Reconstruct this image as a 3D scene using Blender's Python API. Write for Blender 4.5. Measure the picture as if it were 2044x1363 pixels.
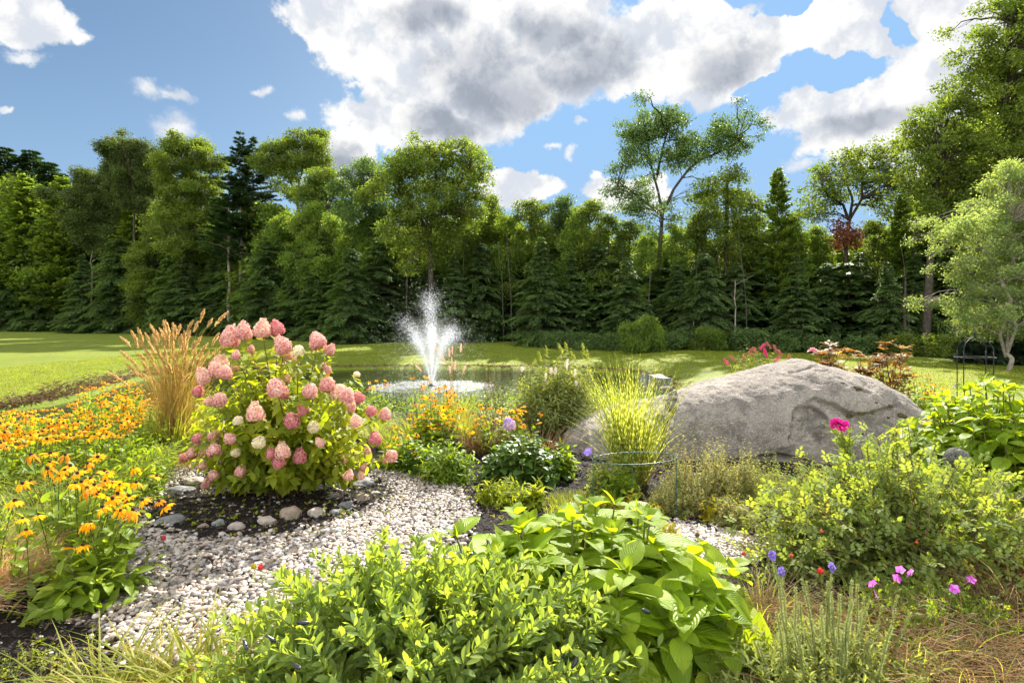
import bpy, math, random
import numpy as np
from mathutils import Vector, Matrix

for o in list(bpy.data.objects):
    bpy.data.objects.remove(o)
scene = bpy.context.scene
col = scene.collection
R = math.radians
F = 1150.0      # focal length in pixels of the 2044 px wide photograph
CH = 1.6        # camera height
HZ = 640.0      # pixel row of the horizon

# ---------------------------------------------------------------- camera
cam = bpy.data.cameras.new('camera')
cam.sensor_width = 36.0
cam.lens = F / 2044 * 36
cam.shift_y = -(681.5 - HZ) / 2044
cam.clip_start = 0.05
cam.clip_end = 3000
camo = bpy.data.objects.new('camera', cam)
camo.location = (0, 0, CH)
camo.rotation_euler = (R(90), 0, 0)
col.objects.link(camo)
scene.camera = camo

# ---------------------------------------------------------------- sun, exposure
SUN_AZ, SUN_EL = R(18), R(38)
SUN_DIR = np.array([math.sin(SUN_AZ) * math.cos(SUN_EL), math.cos(SUN_AZ) * math.cos(SUN_EL), math.sin(SUN_EL)])
sl = bpy.data.lights.new('sun', 'SUN')
sl.energy = 5.0
sl.angle = R(0.55)
sl.color = (1.0, 0.945, 0.85)
so = bpy.data.objects.new('sun', sl)
so.rotation_euler = Vector(SUN_DIR).to_track_quat('Z', 'Y').to_euler()
so.location = (8, 18, 20)
col.objects.link(so)
vs = scene.view_settings
scene.display_settings.display_device = 'sRGB'
vs.view_transform = 'Standard'
vs.look = 'None'
vs.exposure = 1.62
vs.gamma = 1.0
vs.use_curve_mapping = False
scene.render.film_transparent = False
cy = scene.cycles
cy.max_bounces = 6
cy.diffuse_bounces = 4
cy.glossy_bounces = 3
cy.transmission_bounces = 4
cy.transparent_max_bounces = 6
cy.sample_clamp_indirect = 6.0
cy.caustics_reflective = False
cy.caustics_refractive = False
cy.use_adaptive_sampling = True
cy.adaptive_threshold = 0.012
cy.use_denoising = True

# ---------------------------------------------------------------- world: sky and clouds
world = bpy.data.worlds.new('World')
scene.world = world
world.use_nodes = True
world.cycles.sampling_method = 'MANUAL'
world.cycles.sample_map_resolution = 512


class NT:
    """Small helper to write node graphs."""
    def __init__(self, tree):
        self.t = tree

    def n(self, typ, **kw):
        nd = self.t.nodes.new(typ)
        for k, v in kw.items():
            setattr(nd, k, v)
        return nd

    def set(self, sock, v):
        if hasattr(v, 'links') or isinstance(v, bpy.types.NodeSocket):
            self.t.links.new(v, sock)
        else:
            sock.default_value = v

    def m(self, op, a, b=0.0, c=0.0, clamp=False):
        nd = self.n('ShaderNodeMath', operation=op, use_clamp=clamp)
        self.set(nd.inputs[0], a)
        self.set(nd.inputs[1], b)
        self.set(nd.inputs[2], c)
        return nd.outputs[0]

    def vm(self, op, a, b=(0, 0, 0)):
        nd = self.n('ShaderNodeVectorMath', operation=op)
        self.set(nd.inputs[0], a)
        self.set(nd.inputs[1], b)
        return nd.outputs['Value'] if op in ('LENGTH', 'DOT_PRODUCT') else nd.outputs[0]

    def noise(self, vec, scale, detail=4, rough=.5, dist=0.0, col=False):
        nd = self.n('ShaderNodeTexNoise')
        if vec is not None:
            self.set(nd.inputs['Vector'], vec)
        nd.inputs['Scale'].default_value = scale
        nd.inputs['Detail'].default_value = detail
        nd.inputs['Roughness'].default_value = rough
        nd.inputs['Distortion'].default_value = dist
        return nd.outputs[1 if col else 0]

    def voro(self, vec, scale, feature='F1', out='Distance', rnd=1.0):
        nd = self.n('ShaderNodeTexVoronoi', feature=feature)
        if vec is not None:
            self.set(nd.inputs['Vector'], vec)
        nd.inputs['Scale'].default_value = scale
        nd.inputs['Randomness'].default_value = rnd
        return nd.outputs[out]

    def mr(self, v, a, b, c=0.0, d=1.0, smooth=True):
        nd = self.n('ShaderNodeMapRange', interpolation_type='SMOOTHSTEP' if smooth else 'LINEAR')
        self.set(nd.inputs[0], v)
        for i, x in enumerate((a, b, c, d)):
            nd.inputs[1 + i].default_value = x
        return nd.outputs[0]

    def mix(self, f, a, b):
        nd = self.n('ShaderNodeMix', data_type='RGBA')
        self.set(nd.inputs[0], f)
        for s, v in ((nd.inputs[6], a), (nd.inputs[7], b)):
            if isinstance(v, tuple) and len(v) == 3:
                v = (*v, 1)
            self.set(s, v)
        return nd.outputs[2]

    def ramp(self, f, stops):
        nd = self.n('ShaderNodeValToRGB')
        self.set(nd.inputs[0], f)
        el = nd.color_ramp.elements
        while len(el) < len(stops):
            el.new(0.5)
        for e, (p, c) in zip(el, stops):
            e.position = p
            e.color = (*c, 1)
        return nd.outputs[0]

    def bump(self, h, dist, strength=1.0):
        nd = self.n('ShaderNodeBump')
        self.set(nd.inputs['Height'], h)
        nd.inputs['Distance'].default_value = dist
        nd.inputs['Strength'].default_value = strength
        return nd.outputs[0]


def build_sky():
    N = NT(world.node_tree)
    bg = world.node_tree.nodes['Background']
    sky = N.n('ShaderNodeTexSky')
    sky.sky_type = 'NISHITA'
    sky.sun_disc = False
    sky.sun_elevation = SUN_EL
    sky.sun_rotation = SUN_AZ
    sky.altitude = 100
    sky.air_density = 1.0
    sky.dust_density = 0.6
    sky.ozone_density = 1.0
    tc = N.n('ShaderNodeTexCoord')
    d = tc.outputs['Generated']
    N.set(sky.inputs['Vector'], N.vm('ADD', d, (0, 0, .22)))
    sp = N.n('ShaderNodeSeparateXYZ')
    N.set(sp.inputs[0], d)
    x, y, z = sp.outputs
    az = N.m('ARCTAN2', x, y)
    el = N.m('ARCSINE', z)
    # domain warp, so that every cloud gets a billowy outline
    w1 = N.noise(d, 7.0, 8, .6, col=True)
    wv = N.vm('MULTIPLY', N.vm('SUBTRACT', w1, (.5, .5, .5)), (.16, .12, 0))
    cmb = N.n('ShaderNodeCombineXYZ')
    N.set(cmb.inputs[0], az)
    N.set(cmb.inputs[1], el)
    p = N.vm('ADD', cmb.outputs[0], wv)

    def ae(px, py):
        a = (px - 1022) / F
        return math.atan(a), math.atan((HZ - py) / F / math.sqrt(1 + a * a))

    def blobs(lst):
        acc = None
        for px, py, rx, ry in lst:
            a, e = ae(px, py)
            k = 1 / (1 + ((px - 1022) / F) ** 2)
            ke = math.sqrt(k) * math.cos(e) ** 1.2
            q = N.vm('MULTIPLY', N.vm('SUBTRACT', p, (a, e, 0)), (F / rx / k, F / ry / ke, 0))
            v = N.m('SUBTRACT', 1.0, N.vm('LENGTH', q))
            acc = v if acc is None else N.m('MAXIMUM', acc, v)
        return acc
    solid = blobs([(40, 5, 150, 75), (680, 40, 120, 70), (790, 110, 150, 110), (930, 130, 210, 150), (1090, 100, 210, 150),
                   (1290, 110, 200, 110), (1440, 110, 170, 100), (1560, 70, 150, 70), (830, 245, 170, 85), (930, 225, 110, 100),
                   (690, 330, 70, 65), (1720, 50, 200, 80), (1880, 110, 240, 150), (1640, 232, 140, 80), (1790, 250, 190, 90),
                   (1930, 240, 200, 120), (1960, 60, 200, 160), (1760, 20, 160, 60), (1400, 40, 120, 50), (1030, 385, 95, 45), (1250, 398, 90, 42), (900, 10, 400, 60), (1900, 350, 120, 40)])
    gaps = blobs([(1690, 145, 95, 34), (1812, 45, 26, 55), (1560, 12, 60, 26), (1500, 180, 60, 18)])
    wisps = blobs([(325, 205, 75, 24), (375, 215, 50, 15), (535, 180, 28, 14), (603, 230, 26, 22), (42, 97, 45, 20), (1137, 310, 22, 16),
                   (1162, 243, 26, 11), (1090, 303, 30, 9), (1610, 318, 60, 18), (370, 262, 60, 28), (20, 232, 26, 12), (1310, 245, 60, 14),
                   (700, 160, 14, 12)])
    gr = blobs([(985, 165, 175, 120), (1180, 130, 150, 90), (1450, 125, 130, 60), (880, 260, 110, 50), (1730, 250, 170, 42),
                (690, 335, 40, 45), (1100, 60, 120, 60), (850, 40, 120, 50)])
    n1 = N.noise(d, 6.0, 9, .62)
    n2 = N.noise(d, 20.0, 7, .62)
    nz = N.m('ADD', N.m('MULTIPLY', N.m('SUBTRACT', n1, .5), 1.1), N.m('MULTIPLY', N.m('SUBTRACT', n2, .5), .75))
    f = N.m('MINIMUM', solid, N.m('ADD', N.m('MULTIPLY', gaps, -1.0), .12))
    dens = N.mr(N.m('ADD', f, nz), .04, .22)
    wd = N.m('MULTIPLY', N.mr(N.m('ADD', wisps, N.m('MULTIPLY', nz, .9)), .05, .8), .85)
    # scattered clouds over the rest of the sky, thickened behind the camera as fill light
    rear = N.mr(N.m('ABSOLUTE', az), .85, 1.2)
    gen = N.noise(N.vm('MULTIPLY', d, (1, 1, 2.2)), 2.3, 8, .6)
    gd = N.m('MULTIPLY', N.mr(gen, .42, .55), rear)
    top = N.m('MULTIPLY', N.mr(gen, .46, .6), N.mr(z, .55, .72))
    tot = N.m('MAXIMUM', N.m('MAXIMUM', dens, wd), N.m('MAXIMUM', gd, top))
    grey = N.mr(N.m('ADD', gr, N.m('MULTIPLY', nz, .75)), .02, .75)
    # billows inside the cloud
    lump = N.mr(N.noise(N.vm('ADD', d, N.vm('MULTIPLY', w1, (.05, .05, .05))), 17.0, 8, .58), .38, .60)
    white = N.mix(lump, (.68, .72, .79), (1.0, .99, .97))
    dark = N.mix(lump, (.27, .31, .38), (.40, .44, .52))
    cc = N.mix(N.m('MULTIPLY', grey, .82), white, dark)
    skyc = N.vm('MULTIPLY', sky.outputs[0], (SKY_S * .92, SKY_S * 1.05, SKY_S * 1.03))
    skyc = N.vm('MINIMUM', skyc, (1.15, 2.0, 3.2))
    # paler air low down
    skyc = N.mix(N.mr(z, .42, .0, 0, .62), skyc, (1.45, 2.1, 2.8))
    # unseen clouds behind the camera, brightened to fill the shaded fronts
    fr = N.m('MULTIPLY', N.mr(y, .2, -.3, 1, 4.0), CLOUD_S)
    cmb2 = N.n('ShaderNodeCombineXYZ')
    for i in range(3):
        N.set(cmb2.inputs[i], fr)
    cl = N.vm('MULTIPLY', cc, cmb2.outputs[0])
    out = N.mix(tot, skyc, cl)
    N.set(bg.inputs[0], out)
    bg.inputs[1].default_value = SKY_B


SKY_B = 0.1
SKY_S = .48
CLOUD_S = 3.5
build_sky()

# ---------------------------------------------------------------- numeric helpers
rs = np.random.default_rng(7)
random.seed(7)


def P(px, py, z=0.0):
    """Ground point whose image is at pixel (px, py)."""
    Y = (CH - z) * F / (py - HZ)
    return np.array([(px - 1022) / F * Y, Y, z])


def Q(px, py, Y):
    """Point at depth Y seen at pixel (px, py)."""
    return np.array([(px - 1022) / F * Y, Y, CH - (py - HZ) / F * Y])


def unit(v):
    v = np.asarray(v, float)
    return v / np.maximum(np.linalg.norm(v, axis=-1, keepdims=True), 1e-9)


def hash3(i, j, k, seed):
    h = (i.astype(np.uint32) * np.uint32(374761393) + j.astype(np.uint32) * np.uint32(668265263)
         + k.astype(np.uint32) * np.uint32(2147483647) + np.uint32(seed * 97531 + 1013904223))
    h = (h ^ (h >> np.uint32(13))) * np.uint32(1274126177)
    h = (h ^ (h >> np.uint32(16))) * np.uint32(2246822519)
    h = h ^ (h >> np.uint32(15))
    return h.astype(np.float64) / 4294967295.0


def vnoise(p, seed=0):
    p = np.asarray(p, float)
    fl = np.floor(p)
    t = p - fl
    t = t * t * (3 - 2 * t)
    fl = fl.astype(np.int64)
    i, j, k = (fl[..., a] & 0xffffff for a in range(3))
    r = 0
    for a in (0, 1):
        for b in (0, 1):
            for c in (0, 1):
                w = (t[..., 0] if a else 1 - t[..., 0]) * (t[..., 1] if b else 1 - t[..., 1]) * (t[..., 2] if c else 1 - t[..., 2])
                r = r + w * hash3(i + a, j + b, k + c, seed)
    return r * 2 - 1


def fbm(p, oct=4, seed=0, gain=.5):
    p = np.asarray(p, float)
    s, a = 0, 1.0
    for o in range(oct):
        s = s + a * vnoise(p * (2.03 ** o) + 17.3 * o, seed + o)
        a *= gain
    return s


def sstep(a, b, x):
    t = np.clip((x - a) / (b - a), 0, 1)
    return t * t * (3 - 2 * t)


class B:
    """Collects geometry and links it as one mesh object."""
    def __init__(s):
        s.V, s.L, s.T, s.M, s.A, s.n = [], [], [], [], [], 0

    def add(s, V, faces, A=None, mat=0):
        """faces: list of (m,k) integer arrays."""
        V = np.asarray(V, float).reshape(-1, 3)
        if A is None:
            A = np.zeros((len(V), 3))
        s.V.append(V)
        s.A.append(np.asarray(A, float).reshape(-1, 3))
        for f in faces:
            f = np.asarray(f, np.int64)
            if f.size == 0:
                continue
            s.L.append((f + s.n).ravel())
            s.T.append(np.full(len(f), f.shape[1]))
            s.M.append(np.full(len(f), mat))
        s.n += len(V)

    def scatter(s, tpl, pos, d, nrm, size, rnd=None, mat=None):
        """Copies of a template: y axis along d, z axis towards nrm."""
        pos = np.asarray(pos, float).reshape(-1, 3)
        n = len(pos)
        if n == 0:
            return
        d = unit(np.broadcast_to(d, (n, 3)))
        nrm = np.broadcast_to(nrm, (n, 3))
        sx = unit(np.cross(d, nrm))
        bad = np.linalg.norm(np.cross(d, nrm), axis=1) < 1e-4
        if bad.any():
            sx[bad] = unit(np.cross(d[bad], np.array([0.3, 0.9, 0.31])))
        nz = np.cross(sx, d)
        M = np.stack([sx, d, nz], -1)
        size = np.asarray(size, float)
        size = np.broadcast_to(size.reshape(-1, 1) if size.ndim == 1 else size, (n, 3)) if size.ndim else np.full((n, 3), float(size))
        if rnd is None:
            rnd = rs.random(n)
        Vt, fcs, uv = tpl
        k = len(Vt)
        W = np.einsum('nij,nkj->nki', M, Vt[None] * size[:, None, :]) + pos[:, None, :]
        A = np.empty((n, k, 3))
        A[:, :, :2] = uv[None]
        A[:, :, 2] = np.broadcast_to(rnd, (n,))[:, None]
        off = (np.arange(n) * k)[:, None, None]
        groups = {}
        for f in fcs:
            m_ = 0
            if isinstance(f, tuple):
                f, m_ = f
            groups.setdefault(m_, []).append((f[None] + off).reshape(-1, f.shape[1]))
        first = True
        for m_, fl in groups.items():
            if first:
                s.add(W.reshape(-1, 3), fl, A.reshape(-1, 3), m_ if mat is None else mat)
                first = False
            else:
                base = s.n - n * k
                for f in fl:
                    s.L.append((f + base).ravel())
                    s.T.append(np.full(len(f), f.shape[1]))
                    s.M.append(np.full(len(f), m_ if mat is None else mat))

    def tube(s, paths, rad, sides=4, rnd=None, mat=0, cap=False):
        """paths (N,K,3), rad broadcastable to (N,K)."""
        paths = np.asarray(paths, float)
        if paths.ndim == 2:
            paths = paths[None]
        n, K, _ = paths.shape
        rad = np.broadcast_to(np.asarray(rad, float), (n, K))
        t = unit(np.gradient(paths, axis=1))
        ref = np.array([0.37, 0.91, 0.17])
        a = unit(np.cross(t, ref))
        b = np.cross(t, a)
        ang = np.arange(sides) / sides * 2 * np.pi
        ring = (a[:, :, None] * np.cos(ang)[None, None, :, None] + b[:, :, None] * np.sin(ang)[None, None, :, None])
        W = paths[:, :, None] + ring * rad[:, :, None, None]
        i = np.arange(K - 1)[:, None]
        j = np.arange(sides)[None]
        q = np.stack([i * sides + j, i * sides + (j + 1) % sides, (i + 1) * sides + (j + 1) % sides, (i + 1) * sides + j], -1).reshape(-1, 4)
        off = (np.arange(n) * K * sides)[:, None, None]
        A = np.zeros((n, K, sides, 3))
        A[..., 0] = (np.arange(sides) / sides)[None, None]
        A[..., 1] = (np.arange(K) / max(K - 1, 1))[None, :, None]
        A[..., 2] = (rs.random(n) if rnd is None else np.broadcast_to(rnd, (n,)))[:, None, None]
        fc = [(q[None] + off).reshape(-1, 4)]
        if cap:
            c = np.arange(sides)
            fc.append((np.stack([c[::-1], (K - 1) * sides + c])[None] + off).reshape(-1, sides))
        s.add(W.reshape(-1, 3), fc, A.reshape(-1, 3), mat)

    def ribbon(s, paths, side, w, rnd=None, mat=0, fold=0.0):
        """flat blades: paths (N,K,3), side (N,3), w broadcastable (N,K)."""
        n, K, _ = paths.shape
        w = np.broadcast_to(w, (n, K))
        side = unit(side)[:, None]
        t = unit(np.gradient(paths, axis=1))
        up = np.cross(np.broadcast_to(side, t.shape), t)
        L_ = paths - side * w[..., None] * .5 + up * (w * fold)[..., None]
        R_ = paths + side * w[..., None] * .5 + up * (w * fold)[..., None]
        if fold:
            W = np.stack([L_, paths, R_], 2)
            c = 3
            us = np.array([0, .5, 1.0])
        else:
            W = np.stack([L_, R_], 2)
            c = 2
            us = np.array([0, 1.0])
        i = np.arange(K - 1)[:, None]
        j = np.arange(c - 1)[None]
        q = np.stack([i * c + j, i * c + j + 1, (i + 1) * c + j + 1, (i + 1) * c + j], -1).reshape(-1, 4)
        off = (np.arange(n) * K * c)[:, None, None]
        A = np.zeros((n, K, c, 3))
        A[..., 0] = us
        A[..., 1] = (np.arange(K) / (K - 1))[None, :, None]
        A[..., 2] = (rs.random(n) if rnd is None else np.broadcast_to(rnd, (n,)))[:, None, None]
        s.add(W.reshape(-1, 3), [(q[None] + off).reshape(-1, 4)], A.reshape(-1, 3), mat)

    def mesh(s, name, mats, smooth=True):
        me = bpy.data.meshes.new(name)
        V = np.concatenate(s.V)
        L = np.concatenate(s.L).astype(np.int32)
        T = np.concatenate(s.T).astype(np.int32)
        M = np.concatenate(s.M).astype(np.int32)
        A = np.concatenate(s.A)
        me.vertices.add(len(V))
        me.vertices.foreach_set('co', V.astype(np.float32).ravel())
        me.loops.add(len(L))
        me.loops.foreach_set('vertex_index', L)
        me.polygons.add(len(T))
        st = np.zeros(len(T), np.int32)
        st[1:] = np.cumsum(T)[:-1]
        me.polygons.foreach_set('loop_start', st)
        me.polygons.foreach_set('material_index', M)
        me.polygons.foreach_set('use_smooth', np.full(len(T), smooth))
        me.update(calc_edges=True)
        at = me.attributes.new('lf', 'FLOAT_VECTOR', 'POINT')
        at.data.foreach_set('vector', A.astype(np.float32).ravel())
        for m_ in (mats if isinstance(mats, (list, tuple)) else [mats]):
            me.materials.append(m_)
        return me

    def build(s, name, mats, parent=None, loc=None, smooth=True):
        return obj(name, s.mesh(name, mats, smooth), parent, loc)


def obj(name, me, parent=None, loc=None, rot=None, scale=None):
    o = bpy.data.objects.new(name, me)
    col.objects.link(o)
    if parent is not None:
        o.parent = parent
    if loc is not None:
        o.location = tuple(loc)
    if rot is not None:
        o.rotation_euler = rot
    if scale is not None:
        o.scale = (scale,) * 3 if np.isscalar(scale) else tuple(scale)
    return o


def tag(o, label, cat, group=None):
    o['label'] = label
    o['category'] = cat
    if group:
        o['group'] = group
    return o


def thing(name, label, cat, loc, group=None, rz=0.0, scale=None):
    o = obj(name, None, None, loc, (0, 0, rz), scale)
    o.empty_display_size = 0.2
    return tag(o, label, cat, group)


def structure(o):
    o['kind'] = 'structure'
    return o


def stuff(o):
    o['kind'] = 'stuff'
    return o


# ---------------------------------------------------------------- materials
def newmat(name):
    m = bpy.data.materials.new(name)
    m.use_nodes = True
    m.node_tree.nodes.clear()
    return m, NT(m.node_tree)


def finish(N, shader):
    o = N.n('ShaderNodeOutputMaterial')
    N.set(o.inputs[0], shader)


def principled(N, base, rough=.6, spec=.5, normal=None):
    p = N.n('ShaderNodeBsdfPrincipled')
    if isinstance(base, tuple) and len(base) == 3:
        base = (*base, 1)
    N.set(p.inputs['Base Color'], base)
    N.set(p.inputs['Roughness'], rough)
    N.set(p.inputs['Specular IOR Level'], spec)
    if normal is not None:
        N.set(p.inputs['Normal'], normal)
    return p.outputs[0]


def leafmat(name, c1, c2, c3=None, tr=.45, tint=(2.6, 2.3, .8), rough=.45, spec=.5, veins=0.0, patch=0.5, pscale=1.5, tip=None, bands=None, spots=0.0):
    """Thin leaf: reflects its own colour, lets a yellower light through."""
    m, N = newmat(name)
    at = N.n('ShaderNodeAttribute', attribute_name='lf')
    sp = N.n('ShaderNodeSeparateXYZ')
    N.set(sp.inputs[0], at.outputs['Vector'])
    u, v, r = sp.outputs
    stops = [(0.0, c1), (.8, c2), (1.0, c3 or c2)]
    c = N.ramp(r, stops)
    if patch:
        tc = N.n('ShaderNodeTexCoord')
        n = N.noise(tc.outputs['Object'], pscale, 2)
        k = N.mr(n, .3, .7, 1 - patch * .5, 1 + patch * .5, smooth=False)
        sc_ = N.n('ShaderNodeCombineXYZ')
        for i in range(3):
            N.set(sc_.inputs[i], k)
        c = N.vm('MULTIPLY', c, sc_.outputs[0])
    if tip:
        c = N.mix(N.mr(v, .55, 1.0), c, tip)
    if bands:
        w = N.m('SINE', N.m('MULTIPLY', N.m('ADD', v, N.m('MULTIPLY', r, .35)), bands[1]))
        c = N.mix(N.mr(w, .35, .7), c, bands[0])
    if spots:
        tc2 = N.n('ShaderNodeTexCoord')
        sn = N.noise(tc2.outputs['Object'], 26, 4, .7)
        c = N.mix(N.m('MULTIPLY', N.mr(sn, .60, .70), spots), c, (.16, .09, .03))
    nrm = None
    if veins:
        du = N.m('ABSOLUTE', N.m('SUBTRACT', u, .5))
        w = N.m('SINE', N.m('MULTIPLY', N.m('SUBTRACT', v, N.m('MULTIPLY', du, .9)), 62.0))
        mid = N.mr(du, 0, .035, 1, 0)
        h = N.m('ADD', N.m('MULTIPLY', w, .5), N.m('MULTIPLY', mid, -1.5))
        nrm = N.bump(h, .0022 * veins)
        vein = N.m('MAXIMUM', N.m('MULTIPLY', N.mr(w, .8, 1.0), .35), N.m('MULTIPLY', mid, .6))
        c = N.mix(vein, c, N.vm('MULTIPLY', c, (1.7, 1.5, 1.6)))
    a = principled(N, c, min(.75, rough * 1.3), spec * .45, nrm)
    t = N.n('ShaderNodeBsdfTranslucent')
    N.set(t.inputs[0], N.vm('MULTIPLY', c, tint))
    mx = N.n('ShaderNodeMixShader')
    mx.inputs[0].default_value = tr
    N.set(mx.inputs[1], a)
    N.set(mx.inputs[2], t.outputs[0])
    finish(N, mx.outputs[0])
    return m


def plainmat(name, c, c2=None, rough=.7, scale=20, bump=0.0, spec=.3, metal=0.0):
    m, N = newmat(name)
    tc = N.n('ShaderNodeTexCoord')
    n = N.noise(tc.outputs['Object'], scale, 5, .6)
    b = N.mix(N.mr(n, .3, .7), c, c2 or tuple(x * .7 for x in c))
    p = principled(N, b, rough, spec, N.bump(n, bump) if bump else None)
    if metal:
        p.node.inputs['Metallic'].default_value = metal
    finish(N, p)
    return m


# ---------------------------------------------------------------- leaf templates
def tpl_diamond(w=.5, fold=.12):
    V = np.array([[0, 0, 0], [w / 2, .45, -fold * 0 + fold], [0, 1, 0], [-w / 2, .45, fold]], float)
    return V, [np.array([[0, 1, 2], [0, 2, 3]])], np.array([[.5, 0], [1, .45], [.5, 1], [0, .45]])


def tpl_quad(w=.5, bend=.1):
    V = np.array([[0, 0, 0], [w / 2, .5, 0], [0, 1, -bend], [-w / 2, .5, bend]], float)
    return V, [np.array([[0, 1, 2, 3]])], np.array([[.5, 0], [1, .5], [.5, 1], [0, .5]])


def tpl_leaf(w=.5, nu=2, nv=5, fold=.15, droop=.2, peak=.4, wav=0.0, serr=0.0, tipx=1.0, seed=1):
    """Leaf with a rib: nu strips each side, nv along."""
    r_ = np.random.default_rng(seed)
    us = np.linspace(-1, 1, 2 * nu + 1)
    vsn = np.linspace(0, 1, nv + 1)
    V, A = [], []
    for v in vsn:
        q = v ** (math.log(.5) / math.log(peak))
        ww = math.sin(math.pi * min(q, 1)) ** .8 * w / 2 if 0 < v < 1 else 0.0
        if v > .75:
            ww *= 1 - .35 * tipx * (v - .75) / .25
        for u in us:
            edge = 1 + (serr * (1 if int(round(v * nv)) % 2 else -1) if abs(u) == 1 else 0)
            x = u * ww * edge
            z = abs(u) ** 1.2 * ww * fold * 2 - droop * v * v + wav * math.sin(v * 9 + u * 2 + seed) * abs(u) * w * .3
            V.append((x, v * (1 - .12 * droop), z))
            A.append((u * .5 + .5, v))
    c = 2 * nu + 1
    F_ = [(i * c + j, i * c + j + 1, (i + 1) * c + j + 1, (i + 1) * c + j) for i in range(nv) for j in range(2 * nu)]
    return np.array(V), [np.array(F_)], np.array(A)


def ico(sub=1):
    t = (1 + 5 ** .5) / 2
    V = [(-1, t, 0), (1, t, 0), (-1, -t, 0), (1, -t, 0), (0, -1, t), (0, 1, t), (0, -1, -t), (0, 1, -t), (t, 0, -1), (t, 0, 1), (-t, 0, -1), (-t, 0, 1)]
    Fc = [(0, 11, 5), (0, 5, 1), (0, 1, 7), (0, 7, 10), (0, 10, 11), (1, 5, 9), (5, 11, 4), (11, 10, 2), (10, 7, 6), (7, 1, 8),
          (3, 9, 4), (3, 4, 2), (3, 2, 6), (3, 6, 8), (3, 8, 9), (4, 9, 5), (2, 4, 11), (6, 2, 10), (8, 6, 7), (9, 8, 1)]
    V = [tuple(unit(v)) for v in V]
    for _ in range(sub):
        mid, nf = {}, []

        def mp(a, b):
            k = (min(a, b), max(a, b))
            if k not in mid:
                mid[k] = len(V)
                V.append(tuple(unit(np.array(V[a]) + np.array(V[b]))))
            return mid[k]
        for a, b, c in Fc:
            ab, bc, ca = mp(a, b), mp(b, c), mp(c, a)
            nf += [(a, ab, ca), (b, bc, ab), (c, ca, bc), (ab, bc, ca)]
        Fc = nf
    return np.array(V), np.array(Fc)


def tpl_stone(sub=1, seed=0, squash=.6, amp=.25, freq=1.2):
    V, Fc = ico(sub)
    V = V * (1 + amp * fbm(V * freq + seed * 7.7, 3, seed)[:, None])
    V[:, 2] *= squash
    return V, [Fc], np.zeros((len(V), 2))


def inpoly(x, y, poly):
    poly = np.asarray(poly, float)
    ins = np.zeros(np.shape(x), bool)
    j = len(poly) - 1
    for i in range(len(poly)):
        xi, yi = poly[i]
        xj, yj = poly[j]
        c = ((yi > y) != (yj > y)) & (x < (xj - xi) * (y - yi) / (yj - yi + 1e-12) + xi)
        ins ^= c
        j = i
    return ins


def pdist(x, y, poly):
    """Distance to a polygon's outline."""
    poly = np.asarray(poly, float)
    d = np.full(np.shape(x), 1e9)
    for i in range(len(poly)):
        a, b = poly[i], poly[(i + 1) % len(poly)]
        ab = b - a
        t = np.clip(((x - a[0]) * ab[0] + (y - a[1]) * ab[1]) / (ab @ ab), 0, 1)
        d = np.minimum(d, np.hypot(x - a[0] - t * ab[0], y - a[1] - t * ab[1]))
    return d
# ================================================================ terrain, pond, beds
def smooth_poly(pts, it=2):
    p = np.array(pts, float)
    for _ in range(it):
        q = np.roll(p, -1, 0)
        p = np.stack([.75 * p + .25 * q, .25 * p + .75 * q], 1).reshape(-1, 2)
    return p


POND = smooth_poly([(-30, 12.7), (-17, 12.9), (-12.3, 13.2), (-12.0, 15.4), (-13.2, 18.7), (-14.2, 22.5), (-9, 26.2), (0, 26.4), (4.2, 25),
                    (5.6, 21), (4.2, 15), (0, 11.4), (-7, 10.4), (-12, 10.3), (-30, 10.3)])
WATER_Z = -0.6


def base_h(x, y):
    far = sstep(27, 40, y) * sstep(-16, -6, x)
    left = (1 - sstep(-14, -8, x)) * sstep(13, 17, y)
    z = -0.28 * sstep(9.5, 13, y)
    z = z + .48 * far
    z = z + left * (.1 + .25 * sstep(18, 60, y)) * (1 - far)
    z = z + sstep(3, 9, x) * .28 * sstep(9.5, 13, y) * (1 - far)
    z = z + .05 * vnoise(np.stack([x * .12, y * .12, x * 0], -1), 3) * sstep(8, 14, y)
    z = z + .9 * sstep(60, 140, y) + .6 * sstep(30, 120, np.abs(x))
    return z


def H(x, y):
    x, y = np.asarray(x, float), np.asarray(y, float)
    b = base_h(x, y)
    d = pdist(x, y, POND)
    ins = inpoly(x, y, POND)
    w = np.where((y > 20) & (x > -12.5), 3.2, .7)
    w = np.where(x > 3, 2.5, w)
    rim = WATER_Z + .12
    out = rim + (b - rim) * sstep(0, 1, d / w) ** .8
    inn = rim - sstep(0, 1.2, d) * .8
    return np.where(ins, inn, out)


def warp_axis(n, near, far, p=5):
    s = np.linspace(-1, 1, n)
    return near * s + (far - near) * np.sign(s) * np.abs(s) ** p


def grid_sheet(xs, ys, zf, mask=None):
    X, Y = np.meshgrid(xs, ys)
    Z = zf(X, Y)
    V = np.stack([X, Y, Z], -1).reshape(-1, 3)
    nx = len(xs)
    i, j = np.meshgrid(np.arange(len(ys) - 1), np.arange(nx - 1), indexing='ij')
    q = np.stack([i * nx + j, i * nx + j + 1, (i + 1) * nx + j + 1, (i + 1) * nx + j], -1).reshape(-1, 4)
    if mask is not None:
        cx = V[q].mean(1)
        q = q[mask(cx[:, 0], cx[:, 1])]
    return V, q


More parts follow.
